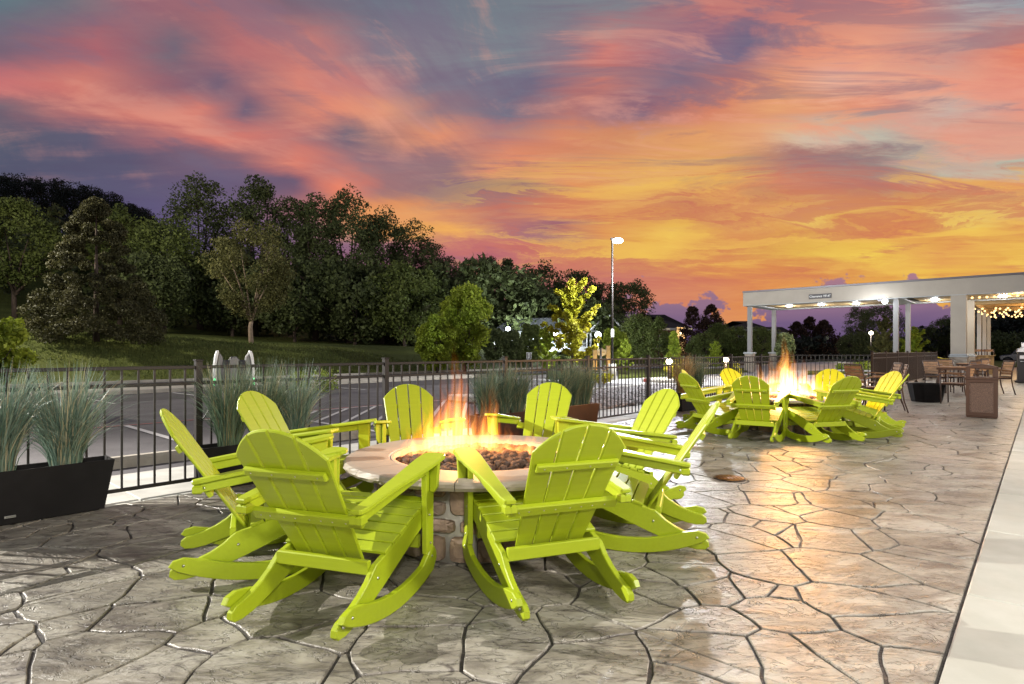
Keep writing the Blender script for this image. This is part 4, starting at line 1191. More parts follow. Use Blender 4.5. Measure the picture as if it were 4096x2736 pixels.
# clearance sign
v = W(41.08, -13.1, 4.95)
u = (3235 + 45 - HX) / F
qs = (u * DP[1] * 41.07 - DP[0] * 41.07) / (DQ[0] - u * DQ[1])
sg = empty('clearance_sign', W(41.07, qs, 4.98), RP, label='dark clearance sign with white letters on the canopy fascia', cat='sign')
b = MB(); b.box((0, 0, 0), (1.32, .03, .30), None, .01); b.build('plate', M_sign, sg)
tx = bpy.data.curves.new('lettering', 'FONT'); tx.body = 'Clearance 10\'-6"'; tx.size = .185; tx.align_x = 'CENTER'; tx.align_y = 'CENTER'; tx.extrude = .004; tx.offset = .003
to = bpy.data.objects.new('text_source', tx); SC.collection.objects.link(to); bpy.context.view_layer.update()
tm = bpy.data.meshes.new_from_object(to.evaluated_get(bpy.context.evaluated_depsgraph_get())); bpy.data.objects.remove(to)
tm.materials.clear(); tm.materials.append(M_signw); mkobj('lettering', tm, sg, (0, -.022, 0), (pi / 2, 0, 0))

# ---------------------------------------------------------------- pergola and bulbs
per = empty('pergola', W(58, -1), RP, label='warm lit pergola of pale posts and timber beams behind the canopy', cat='pergola')
def qbox(name, p0, p1, q0, q1, z0, z1, m, bev=.01):
    b = MB(); b.box(((q0 + q1) / 2 + 1, (p0 + p1) / 2 - 58, (z0 + z1) / 2), (q1 - q0, p1 - p0, z1 - z0), None, bev); return b.build(name, m, per)
for p in (53.8, 58.9, 64.1): qbox('post', p, p + .24, -3.52, -3.28, 0, 4.5, M_trim)
for p in (53.8, 64.1): qbox('post', p, p + .24, 3.3, 3.54, 0, 4.5, M_trim)
qbox('beam', 49.2, 65, -3.5, -3.3, 4.5, 4.85, M_soffit); qbox('beam', 49.2, 65, 3.3, 3.5, 4.5, 4.85, M_soffit)
qbox('beam', 49.0, 49.2, -4.0, 4.2, 4.50, 4.86, M_soffit)
for k in range(14): qbox('rafter', 49.8 + k * 1.15, 49.9 + k * 1.15, -4.0, 4.0, 4.86, 5.05, M_soffit)
bm = None; r2 = random.Random(4)
labs = ['front', 'second', 'third', 'fourth', 'fifth', 'sixth', 'rearmost']
for k in range(7):
    p = 50.3 + k * 2.2
    st_ = empty('string_light', W(p, -.2, 4.4), RP, label='%s string of warm round bulbs hung under the pergola' % labs[k], cat='string light', group='strings of bulbs under the pergola')
    b = MB(); pts = [(-3.2 + .2 * i, 0, -.12 * (1 - ((i - 16) / 16.0) ** 2) + .06) for i in range(33)]
    b.tube(pts, .012, 4); b.build('wire', M_black, st_)
    for i in range(15):
        x = -3.1 + i * .43 + r2.uniform(-.15, .15)
        if bm is None: b = MB(); b.ball((0, 0, 0), .062, 8, 6); bm = b.mesh('bulb', G_bulb)
        mkobj('bulb', bm, st_, (x, r2.uniform(-.5, .5), -.10 + r2.uniform(-.06, .04)))
for p in (51.5, 56, 61): light('string_glow', 'POINT', W(p, -.4, 4.1), 330, (1.0, .62, .28), .6)
st_ = empty('string_light', W(42.6, -1.2, 4.5), RP, label='row of small warm bulbs under the canopy soffit at the right edge', cat='string light')
b = MB(); b.tube([(-1.9, 0, .1), (0, 0, .05), (3, 0, .1)], .01, 4); b.build('wire', M_black, st_)
for i in range(12): mkobj('bulb', bm, st_, (-1.8 + i * .33, 0, .02))
light('soffit_glow', 'POINT', W(43.5, -1.0, 4.2), 160, (1.0, .75, .42), .3)
# slatted bar boxes
for (x0, x1, z, l) in ((3876, 3945, 37.5, 'pale slatted timber bar front left of the dining chairs'), (3947, 3976, 36.6, 'short pale slatted end of the timber bar')):
    X0, X1 = (x0 - HX) / F * z, (x1 - HX) / F * z; h = HZ(1423, z); r = empty('bar_counter', ((X0 + X1) / 2, z, 0), radians(-4 if x0 < 3900 else 6), label=l, cat='bar counter', group='pale slatted bar counters')
    n = 9 if x0 < 3900 else 4; L = X1 - X0
    for k in range(n):
        b = MB(); b.box((-L / 2 + L * (k + .5) / n, 0, h / 2), (L / n - .014, .05, h), None, .004); b.build('timber_slat', M_pale, r)
    b = MB(); b.box((0, .45, h / 2 - .02), (L, .8, h - .05)); b.build('counter_body', M_pale, r)
    b = MB(); b.box((0, .4, h + .01), (L + .05, 1.0, .04), None, .006); b.build('counter_top', M_pale, r)
for k, (x, z, l) in enumerate(((3908, 41, 'left'), (3932, 42, 'middle'), (3957, 41, 'right'))):
    r = empty('bar_stool', S(x, z), RP, label='tall dark bar stool with a slatted back, the %s one behind the timber bar' % l, cat='bar stool', group='bar stools behind the timber bar')
    for sx in (-1, 1):
        b = MB(); b.box((sx * .24, 0, .8), (.05, .05, 1.6)); b.build('leg', M_brown, r)
    b = MB(); b.box((0, .2, 1.1), (.5, .45, .05)); b.build('seat', M_wood, r)
    b = MB(); b.box((0, 0, 1.50), (.44, .03, .16)); b.build('back_slat', M_wood, r)
# gas grill at the right edge
gr = empty('gas_grill', S(4100, 27.0), radians(-38), label='black gas grill with a stainless lid at the very right edge', cat='grill')
b = MB(); b.box((0, 0, .06), (.75, .75, .08), None, .02); b.build('foot', M_black, gr)
b = MB(); b.box((0, 0, .72), (.55, .55, 1.3), None, .02); b.build('cabinet', M_black, gr)
b = MB(); b.box((0, -.285, 1.18), (.40, .02, .16), None, .005); b.build('control_panel', M_steel, gr)
b = MB(); b.tube([(-.18, -.33, .98), (.18, -.33, .98)], .018, 6); b.build('handle', M_steel, gr)
b = MB(); b.prism([(-.30, 1.40), (.30, 1.40), (.28, 1.55), (.12, 1.62), (-.12, 1.62), (-.28, 1.55)], .56, .02, Matrix.Translation((0, .28, 0)) @ AY); b.build('lid', M_steel, gr)
b = MB(); b.box((0, .05, 1.74), (.26, .22, .25), None, .02); b.build('hood', M_steel, gr)
# parked car beyond the lawn
def car(loc, rz, label):
    r = empty('parked_car', loc, rz, label=label, cat='car'); cp = mat('car_paint_dark', (.012, .016, .04), .25, .3, coat=.8)
    body = [(-2.3, .35), (-2.35, .8), (-2.2, 1.0), (-1.2, 1.12), (-.6, 1.85), (1.6, 1.92), (2.2, 1.2), (2.3, .95), (2.3, .35), (1.95, .30), (1.85, .55), (1.6, .72), (1.3, .72), (1.05, .55), (.95, .3), (-1.0, .3), (-1.1, .55), (-1.35, .72), (-1.65, .72), (-1.9, .55), (-2.0, .3)]
    b = MB(); b.prism(body, 1.8, .08, Matrix.Translation((0, .9, 0)) @ AY); b.build('body', cp, r)
    b = MB(); b.prism([(-1.05, 1.15), (-.52, 1.75), (1.5, 1.82), (1.95, 1.22)], 1.83, .02, Matrix.Translation((0, .915, 0)) @ AY); b.build('window', M_glass, r)
    for x in (-1.5, 1.45):
        for y in (-.8, .8):
            wl = empty('wheel', (x, y, .36)); wl.parent = r
            b = MB(); b.lathe([(.2, -.12), (.36, -.12), (.37, 0), (.36, .12), (.2, .12)], 18, Matrix.Rotation(pi / 2, 4, 'X')); b.build('tyre', M_black, wl)
            b = MB(); b.lathe([(0, -.10), (.2, -.1), (.2, .1), (0, .1)], 12, Matrix.Rotation(pi / 2, 4, 'X')); b.build('rim', M_steel, wl)
    for y in (-.7, .7):
        b = MB(); b.box((-2.3, y, .78), (.08, .3, .16), None, .02); b.build('headlight', M_trim, r)
v = S(4098, 75); car((v.x, v.y, T(v.x, v.y)), radians(-50), 'dark blue parked car on the grass at the right edge, behind the grill')
b = MB(); a_ = W(40.5, -4.4, 1.12); c_ = W(41.3, -3.9, 1.0)
b.tube([a_, (a_ + c_) / 2 - Vector((0, 0, .04)), c_], .03, 4); b.build('caution_tape', M_tape, label='yellow caution tape from the end of the railing to the canopy pier', cat='tape')

# ================================================================ LAMPS
ls = empty('street_lamp', S(2449, 29.5), label='tall street lamp with a lit head on a round concrete base', cat='street lamp')
b = MB(); b.lathe([(.20, 0), (.20, .80), (.18, .82), (0, .82)], 20); b.build('base', M_conc, ls)
b = MB(); b.tube([(0, 0, .82), (0, 0, 7.1)], [.062, .048], 10); b.build('pole', M_black, ls)
b = MB(); b.box((.16, 0, 7.12), (.5, .22, .08), None, .02); b.build('head', M_black, ls)
b = MB(); b.ball((.27, -.02, 7.02), .23, 12, 8, (1.2, 1, .6)); b.build('lens', G_cool, ls)
b = MB(); b.box((.0, -.07, 2.36), (.15, .012, .40), None, .004); sgp = b.build('notice', M_signw, ls)
for k in range(5): b = MB(); b.box((0, -.078, 2.47 - k * .055), (.10, .004, .014)); b.build('text_line', M_sign, ls)
light('lamp_light', 'POINT', ls.location + Vector((1.4, -1.4, 6.2)), 6500, (.93, .96, 1.0), .12)
def bollard(px, z, label):
    r = empty('bollard_lamp', S(px, z), label=label, cat='bollard lamp', group='low bollard lamps beyond the fence')
    b = MB(); b.lathe([(.09, 0), (.09, .86), (0, .86)], 14); b.build('post', M_bronze, r)
    b = MB(); b.ball((0, 0, .97), .15, 12, 8); b.build('globe', G_warm, r)
    b = MB(); b.lathe([(.10, 1.08), (.10, 1.11), (0, 1.13)], 14); b.build('cap', M_bronze, r)
    light('bollard_light', 'POINT', r.location + Vector((-.15, -.25, .97)), 110, (1.0, .86, .66), .1)
bollard(2677, 27.4, 'glowing bollard lamp beyond the fence, left of the tan grass'); bollard(2904, 33.0, 'glowing bollard lamp beyond the fence beside the stone pier of the canopy')
def pole_lamp(px, py, z, label, power=600, col=(.9, .96, 1.0), g=None, rad=.14, gm=None):
    v = S(px, z); h = HZ(py, z); base = T(v.x, v.y)
    r = empty('lamp_post', (v.x, v.y, base), label=label, cat='lamp post')
    b = MB(); b.tube([(0, 0, 0), (0, 0, h - base - .1)], .06, 8); b.build('pole', M_black if px > 2500 else M_trim, r)
    b = MB(); b.ball((0, -.05, h - base), rad, 12, 8); b.build('globe', gm or G_cool, r)
    b = MB(); b.lathe([(rad * .9, h - base + rad * .7), (0, h - base + rad * 1.2)], 12); b.build('cap', M_black, r)
    light('post_light', 'POINT', (v.x, v.y - .4, h), power, col, .15)
pole_lamp(2392, 1339, 58, 'brilliant white post lamp right of the yellow tree', 1300, rad=.30)
pole_lamp(3483, 1332, 62, 'small bright lamp post seen left of the slim canopy columns', 400, (1, .9, .75), rad=.20, gm=G_warm)
pole_lamp(3363, 1376, 85, 'distant lamp at the corner of the low white building', 250, (1, .93, .8), rad=.20, gm=G_warm)
pole_lamp(3024, 1397, 70, 'small distant lamp low between the trees under the canopy', 120, (1, .93, .7), rad=.13, gm=G_warm)
# parking lamp out of frame on the left: throws the long fence shadows over the patio
lp = empty('street_lamp', (-16.5, 6.1, 0), label='tall parking lot lamp beyond the left edge of the picture', cat='street lamp')
b = MB(); b.lathe([(.25, 0), (.25, .8), (0, .82)], 16); b.build('base', M_conc, lp)
b = MB(); b.tube([(0, 0, .8), (0, 0, 7.2)], .06, 8); b.build('pole', M_black, lp)
b = MB(); b.box((.2, -.1, 7.25), (.6, .3, .1), None, .02); b.build('head', M_black, lp)
light('lot_light', 'SPOT', (-16.2, 5.95, 7.1), 24000, (1.0, .95, .88), .03, (radians(62), 0, radians(-100)), spot_size=radians(66), spot_blend=.9)
lp2 = empty('street_lamp', (-34.0, 28.5, 0), label='added unseen lot lamp far beyond the left edge, brightening the grassy bank', cat='street lamp')  # out of view, added to brighten the bank and the wood
b = MB(); b.lathe([(.25, 0), (.25, .8), (0, .82)], 16); b.build('base', M_conc, lp2)
b = MB(); b.tube([(0, 0, .8), (0, 0, 12.0)], .06, 8); b.build('pole', M_black, lp2)
b = MB(); b.box((.2, -.1, 12.05), (.6, .3, .1), None, .02); b.build('head', M_black, lp2)
light('lot_light', 'POINT', (-33.7, 28.3, 11.9), 22000, (1.0, .93, .78), .3)
# unseen lamps added to the hotel wall as fill from behind and right
for i, (p, pw_) in enumerate(((-5.5, 150), (-1.0, 235), (4.5, 230), (11.5, 230), (20.0, 260), (31.0, 420))):
    r = empty('wall_lamp', W(p, 2.12, 3.3), RP, label='added square fill lamp on the unseen hotel wall, the %s along it' % ('first', 'second', 'third', 'fourth', 'fifth', 'sixth')[i], cat='wall lamp', group='added fill lamps on the unseen hotel wall')
    b = MB(); b.box((-.06, 0, 0), (.14, .5, .3), None, .02); b.build('housing', M_trim, r)
    b = MB(); b.box((-.14, 0, 0), (.02, .44, .24), None, .004); b.build('diffuser', glow('fill_lamp_face', (1, .96, .9), 3.0), r)
    a = light('wall_fill_light', 'AREA', W(p, 1.90, 3.3), pw_, (1.0, .955, .89), .55, None)
    d = (W(p, -4, .6) - W(p, 1.90, 3.3)); a.rotation_euler = d.to_track_quat('-Z', 'Y').to_euler()

# ================================================================ SIGNS AND SMALL THINGS IN THE LOT
v = S(2403, 21.9)
r = empty('sign_post', v, label='white sign post seen from behind, rising from the pebble bed', cat='sign')
b = MB(); b.tube([(0, 0, 0), (0, 0, 1.34)], .032, 8); b.build('post', M_trim, r)
b = MB(); b.box((0, 0, 1.42), (.03, .30, .30), None, .005); b.build('plate', M_cap, r)
v = S(2116, 45)
r = empty('lawn_sign', (v.x, v.y, T(v.x, v.y)), label='small black notice with white lines standing on the lawn', cat='sign')
base = T(v.x, v.y); t0, t1 = HZ(1437, 45) - base, HZ(1410, 45) - base
b = MB(); b.box((0, .02, t0 / 2 + .1), (.05, .03, t0 + .2)); b.build('post', M_black, r)
b = MB(); b.box((0, 0, (t0 + t1) / 2), (.38, .02, t1 - t0), None, .008); b.build('plate', M_signw, r)
b = MB(); b.box((0, -.014, (t0 + t1) / 2), (.33, .008, t1 - t0 - .05), None, .002); b.build('face', M_sign, r)
for k in range(5): b = MB(); b.box((0, -.021, t1 - .1 - k * .075), (.20, .004, .03)); b.build('text_line', M_signw, r)
# monument sign
M_gold = mat('monument_stone', (.52, .34, .12), .7, var=.1, vscale=4)
v = S(2406, 46); base = T(v.x, v.y)
r = empty('monument_sign', (v.x, v.y, base), label='gold lit hexagonal monument sign between two square pillars', cat='sign')
z1 = HZ(1386, 46) - base; z0 = 0
for s in (-1, 1):
    b = MB(); b.box((s * .52, 0, z1 / 2), (.30, .35, z1), None, .01); b.build('pillar', M_gold, r)
    b = MB(); b.box((s * .52, 0, z1 + .03), (.38, .42, .06), None, .01); b.build('pillar_cap', M_gold, r)
h0, h1 = HZ(1426, 46) - base, HZ(1392, 46) - base; hm_ = h0 + .18
b = MB(); b.prism([(0, h1), (-.34, h1 - .18), (-.34, h0 + .16), (0, h0), (.34, h0 + .16), (.34, h1 - .18)], .10, .01, Matrix.Translation((0, -.02, 0)) @ AY); b.build('panel', mat('panel_cream', (.66, .52, .27), .6), r)
b = MB(); b.box((0, -.127, (h0 + h1) / 2), (.5, .01, .07), None, .002); b.build('name_strip', M_gold, r)
light('sign_light', 'POINT', r.location + Vector((0, -.9, .25)), 45, (1.0, .68, .28), .1)
# round planted island with pebbles
v = S(2665, 27.9)
isl = empty('kerb_island', (v.x, v.y, 0), label='low round kerbed island with pale pebbles round the bollard lamp', cat='kerb')
b = MB(); b.lathe([(1.15, -.05), (1.15, .14), (1.12, .16), (1.0, .16), (1.0, .10), (0, .12)], 36); b.build('kerb', M_conc, isl)
b = MB(); b.box((-1.08, -.42, .09), (.12, .3, .16), Matrix.Rotation(.0, 4, 'Z')); b.build('red_kerb', M_red, isl)
def pebbles(name, pts, m, parent=None, seed=1, **k):
    g = np.random.RandomState(seed); n = len(pts)
    ico = np.array([(0, 0, 1), (.89, 0, .45), (.28, .85, .45), (-.72, .53, .45), (-.72, -.53, .45), (.28, -.85, .45), (.72, .53, -.45), (-.28, .85, -.45), (-.89, 0, -.45), (-.28, -.85, -.45), (.72, -.53, -.45), (0, 0, -1)])
    tri = np.array([(0, 1, 2), (0, 2, 3), (0, 3, 4), (0, 4, 5), (0, 5, 1), (1, 6, 2), (2, 7, 3), (3, 8, 4), (4, 9, 5), (5, 10, 1), (2, 6, 7), (3, 7, 8), (4, 8, 9), (5, 9, 10), (1, 10, 6), (11, 7, 6), (11, 8, 7), (11, 9, 8), (11, 10, 9), (11, 6, 10)])
    sc = pts[:, 3][:, None, None] * g.uniform(.55, 1.25, (n, 1, 3)) * np.array([1, 1, .7])
    a = g.uniform(0, 2 * pi, n); c_, s_ = np.cos(a)[:, None], np.sin(a)[:, None]
    vv = ico[None] * sc * g.uniform(.85, 1.15, (n, 12, 1))
    x = vv[..., 0] * c_ - vv[..., 1] * s_; y = vv[..., 0] * s_ + vv[..., 1] * c_
    Vv = np.stack([x, y, vv[..., 2]], -1) + pts[:, None, :3]
    Q = (np.arange(n) * 12)[:, None, None] + tri[None]
    return mkobj(name, fastmesh(name, Vv.reshape(-1, 3), Q.reshape(-1, 3), m), parent, kind='stuff', **k)
g = np.random.RandomState(3)
rr = np.sqrt(g.uniform(0, 1, 500)) * .98; aa = g.uniform(0, 2 * pi, 500)
pebbles('pebble_fill', np.stack([rr * np.cos(aa), rr * np.sin(aa), np.full(500, .125), g.uniform(.03, .06, 500)], 1), mat('pale_pebble', (.55, .50, .40), .7, island=.3), isl)
sheet('pebble_bed', [(10.6, -8.06), (22.6, -8.06), (22.6, -12.2), (12.6, -12.2)], .012, M_grout, kind='structure')
pp = g.uniform(10.6, 22.6, 12500); qq = g.uniform(-12.2, -8.1, 12500)
ok = (pp - 10.6) > (-8.06 - qq) * .48
pp, qq = pp[ok], qq[ok]
pts = np.stack([pp * DP[0] + qq * DQ[0], pp * DP[1] + qq * DQ[1], g.uniform(.01, .05, len(pp)), g.uniform(.028, .062, len(pp))], 1)
pebbles('river_pebbles', pts, M_river, None, 4)
b = MB(); pbox(b, 22.6, 22.75, -12.3, -8.05, -.05, .09, .01); pbox(b, 12.6, 22.6, -12.36, -12.22, -.05, .09, .01); b.build('kerb', M_conc, kind='structure')
# farther pavement: a pale drive and lawn strips beyond the lot
M_drive = mat('pale_concrete_drive', (.42, .41, .40), .6, var=.1, vscale=.6)
sheet('drive', [(22.8, -8.0), (22.8, -23), (90, -23), (90, -8.0)], -.002, M_drive, kind='structure')
def lawn_patch(name, poly, z=.05):
    b = MB(); pw_ = [tuple(S(x, zz)[:2]) for x, zz in poly]; b.prism(pw_, .14, .03, Matrix.Translation((0, 0, z - .1))); return b.build(name, [M_lawn], kind='structure')
lawn_patch('lawn_strip', [(2470, 30.5), (2990, 40), (2990, 47), (2470, 43)], .07)
lawn_patch('lawn_strip', [(2190, 30), (2425, 28), (2425, 36), (2190, 40)], .07)
lawn_patch('lawn_strip', [(3230, 36), (3480, 38), (3480, 42), (3230, 40)], .09)
b = MB(); pw_ = [tuple(S(x, zz)[:2]) for x, zz in [(3770, 53), (4300, 52.6), (4700, 110), (3770, 110)]]
b.prism(pw_, .14, .02, Matrix.Translation((0, 0, -.03))); b.build('lawn', M_lawn, kind='structure')
# ================================================================ BUILDINGS FAR BEHIND
def lit_house(px0, px1, z, ytop, ybase, label):
    X0, X1 = (px0 - HX) / F * z, (px1 - HX) / F * z; cx = (X0 + X1) / 2; L = X1 - X0
    gz = T(cx, z); h = HZ(ytop, z) - gz
    r = empty('white_house', (cx, z, gz), radians(-3), label=label, cat='building'); M_wh = mat('white_siding', (.72, .73, .72), .7, bump=.3, bscale=3, stretch=(.1, .1, 8), bdist=.03)
    b = MB(); b.box((0, 3, h / 2), (L, 6, h), None, .02); b.build('wall', M_wh, r)
    b = MB(); b.prism([(-L / 2 - .4, h), (L / 2 + .4, h), (L / 2 - 1.5, h + 1.5), (-L / 2 + 1.5, h + 1.5)], 6.6, .03, Matrix.Translation((0, 6.3, 0)) @ AY); b.build('roof', mat('slate_roof', (.03, .032, .035), .9), r)
    n = 7
    for k in range(n):
        x = -L / 2 + L * (k + .5) / n
        w_ = empty('window', (x, -.02, h * .62)); w_.parent = r
        b = MB(); b.box((0, 0, 0), (1.1, .06, .7), None, .01); b.build('frame', M_trim, w_)
        b = MB(); b.box((0, -.04, 0), (.95, .03, .55)); b.build('pane', M_glass if k % 2 else G_winw, w_)
    # veranda rail
    b = MB(); b.box((0, -1.4, .35), (L, 1.8, .5)); b.build('veranda', M_wh, r)
    for z_ in (.95, 1.5): b = MB(); b.box((0, -2.25, z_), (L, .06, .06)); b.build('rail', M_wh, r)
    for k in range(22):
        b = MB(); b.box((-L / 2 + L * k / 21, -2.25, 1.05), (.06, .05, 1.0)); b.build('baluster', M_wh, r)
    for k in range(4):
        b = MB(); b.box((-L / 2 + L * k / 3, -2.25, h / 2 + .3), (.16, .16, h - .4)); b.build('post', M_wh, r)
    # gable porch at the right
    for s in (-1, 1):
        b = MB(); b.tube([(L / 2 + 2.5 + s * 2.3, 0, h - .3), (L / 2 + 2.5, 0, h + 2.0)], .12, 4); b.build('gable_rafter', M_wh, r)
    b = MB(); b.box((L / 2 + 2.5, 0, h), (4.2, .14, .18)); b.build('gable_tie', M_wh, r)
    for x in (L / 2 + .6, L / 2 + 2.5, L / 2 + 4.4):
        b = MB(); b.box((x, 0, h / 2), (.18, .18, h)); b.build('post', M_wh, r)
    return r, gz, h
hr, hg, hh = lit_house(1985, 2340, 66, 1325, 1388, 'low white house with a veranda lit by white lamps behind the lawn trees')
for px, py in ((2115, 1319), (2223, 1336), (2032, 1316)):
    z = 63.2; v = S(px, z, HZ(py, z))
    r = empty('wall_lamp', v, label='brilliant white lamp on the white house, %s' % {2115: 'the middle one', 2223: 'the right one near the yellow tree', 2032: 'the left one behind a dark tree'}[px], cat='wall lamp')
    b = MB(); b.ball((0, 0, 0), .24, 10, 8); b.build('globe', G_cool, r)
    b = MB(); b.box((0, .3, .1), (.1, .6, .1)); b.build('bracket', M_trim, r)
    light('house_light', 'POINT', v + Vector((0, -.6, 0)), 900, (.88, .96, 1.0), .2)
def brick_house(px0, px1, z, yeave, yridge, label, lit=True, rr=0.0):
    X0, X1 = (px0 - HX) / F * z, (px1 - HX) / F * z; cx = (X0 + X1) / 2; L = X1 - X0; gz = min(T(cx, z), 1.2)
    he = HZ(yeave, z) - gz; hr = HZ(yridge, z) - gz
    M_br = mat('dark_brick_' + str(px0), (.10, .045, .03), .9, var=.25, vscale=3, bump=.4, bscale=12); M_rf = mat('dark_shingle_' + str(px0), (.022, .018, .018), .9, var=.3, vscale=4)
    r = empty('brick_house', (cx, z, gz), radians(rr), label=label, cat='building', group='dark-roofed houses behind the trees')
    b = MB(); b.box((0, 5, he / 2), (L, 10, he)); b.build('wall', M_br, r)
    b = MB(); vs = [(-L / 2 - .6, -.6, he), (L / 2 + .6, -.6, he), (L / 2 + .6, 10.6, he), (-L / 2 - .6, 10.6, he), (-L / 2 + 4, 5, hr), (L / 2 - 4, 5, hr)]
    b.add(vs, [(0, 1, 5, 4), (1, 2, 5), (2, 3, 4, 5), (3, 0, 4), (3, 2, 1, 0)]); b.build('roof', M_rf, r)
    b = MB(); b.box((0, -.62, he - .12), (L + 1.2, .12, .26)); b.build('gutter', M_trim, r)
    for k in range(3):
        w_ = empty('window', (-L / 2 + L * (k + .7) / 3.4, -.03, he * .6)); w_.parent = r
        b = MB(); b.box((0, 0, 0), (1.3, .08, 1.9), None, .01); b.build('frame', M_trim, w_)
        b = MB(); b.box((0, -.05, 0), (1.1, .03, 1.7)); b.build('pane', G_win if (k == 2 and lit) else M_glass, w_)
    return r
bh = brick_house(2570, 2745, 72, 1313, 1248, 'dark-roofed brick house with a lit bay left of the purple trees')
v = S(2720, 70.6); M_cream = mat('cream_bay', (.55, .42, .26), .8)
b = MB(); b.box((v.x - bh.location.x, v.y - bh.location.y, 2.0), (.9, .5, 4.2)); b.build('bay', M_cream, bh)
b = MB(); b.box((v.x - bh.location.x, v.y - bh.location.y - .27, 3.0), (.28, .05, 1.2)); b.build('bay_window', M_glass, bh)
light('porch_light', 'POINT', (v.x + .2, v.y - 1.3, 3.6), 160, (1.0, .72, .38), .2)
light('yard_light', 'POINT', (v.x + 2.2, v.y - 1.6, .9), 420, (1.0, .78, .45), .3)
brick_house(2940, 3075, 95, 1318, 1278, 'dark hipped roof seen between the two left canopy columns', False)
brick_house(3090, 3150, 105, 1330, 1303, 'small dark roof right of the second canopy column', False)
# low white warehouse
z = 92; X0, X1 = (3228 - HX) / F * z, (3378 - HX) / F * z; gz = T((X0 + X1) / 2, z)
r = empty('warehouse', ((X0 + X1) / 2, z, gz), radians(10), label='low plain off-white building right behind the tall flames', cat='building')
h = HZ(1374, z) - gz; M_wr = mat('warehouse_wall', (.16, .15, .12), .8, var=.06, vscale=.5)
b = MB(); b.box((0, 4, h / 2), (X1 - X0, 8, h)); b.build('wall', M_wr, r)
for k in range(7): b = MB(); b.box((-(X1 - X0) / 2 + (X1 - X0) * (k + .5) / 7, -.03, h / 2), (.12, .06, h)); b.build('wall_rib', M_wr, r)
b = MB(); b.box((0, 4, h + .06), (X1 - X0 + .2, 8.2, .14)); b.build('roof_edge', M_cap, r)

# ================================================================ TREES
def leaf_cloud(g, cent, rad, n_each, size, flat=.8):
    """quads scattered through clumps; cent (m,3), rad (m,)"""
    m = len(cent); n = m * n_each
    c = np.repeat(cent, n_each, 0); r = np.repeat(rad, n_each)
    d = g.normal(0, 1, (n, 3)); d /= np.linalg.norm(d, axis=1)[:, None]
    rr = r * g.uniform(.25, 1.0, n) ** .6
    pos = c + d * rr[:, None] * np.array([1, 1, flat])
    a = g.normal(0, 1, (n, 3)); a /= np.linalg.norm(a, axis=1)[:, None]
    t = np.cross(a, g.normal(0, 1, (n, 3))); t /= np.linalg.norm(t, axis=1)[:, None]
    s = size * g.uniform(.6, 1.35, n)[:, None]
    # kite shaped leaf sprays
    V = np.stack([pos - a * s, pos + t * s * .55 - a * s * .1, pos + a * s, pos - t * s * .55 - a * s * .1], 1)
    return V.reshape(-1, 3), np.arange(n * 4).reshape(-1, 4)
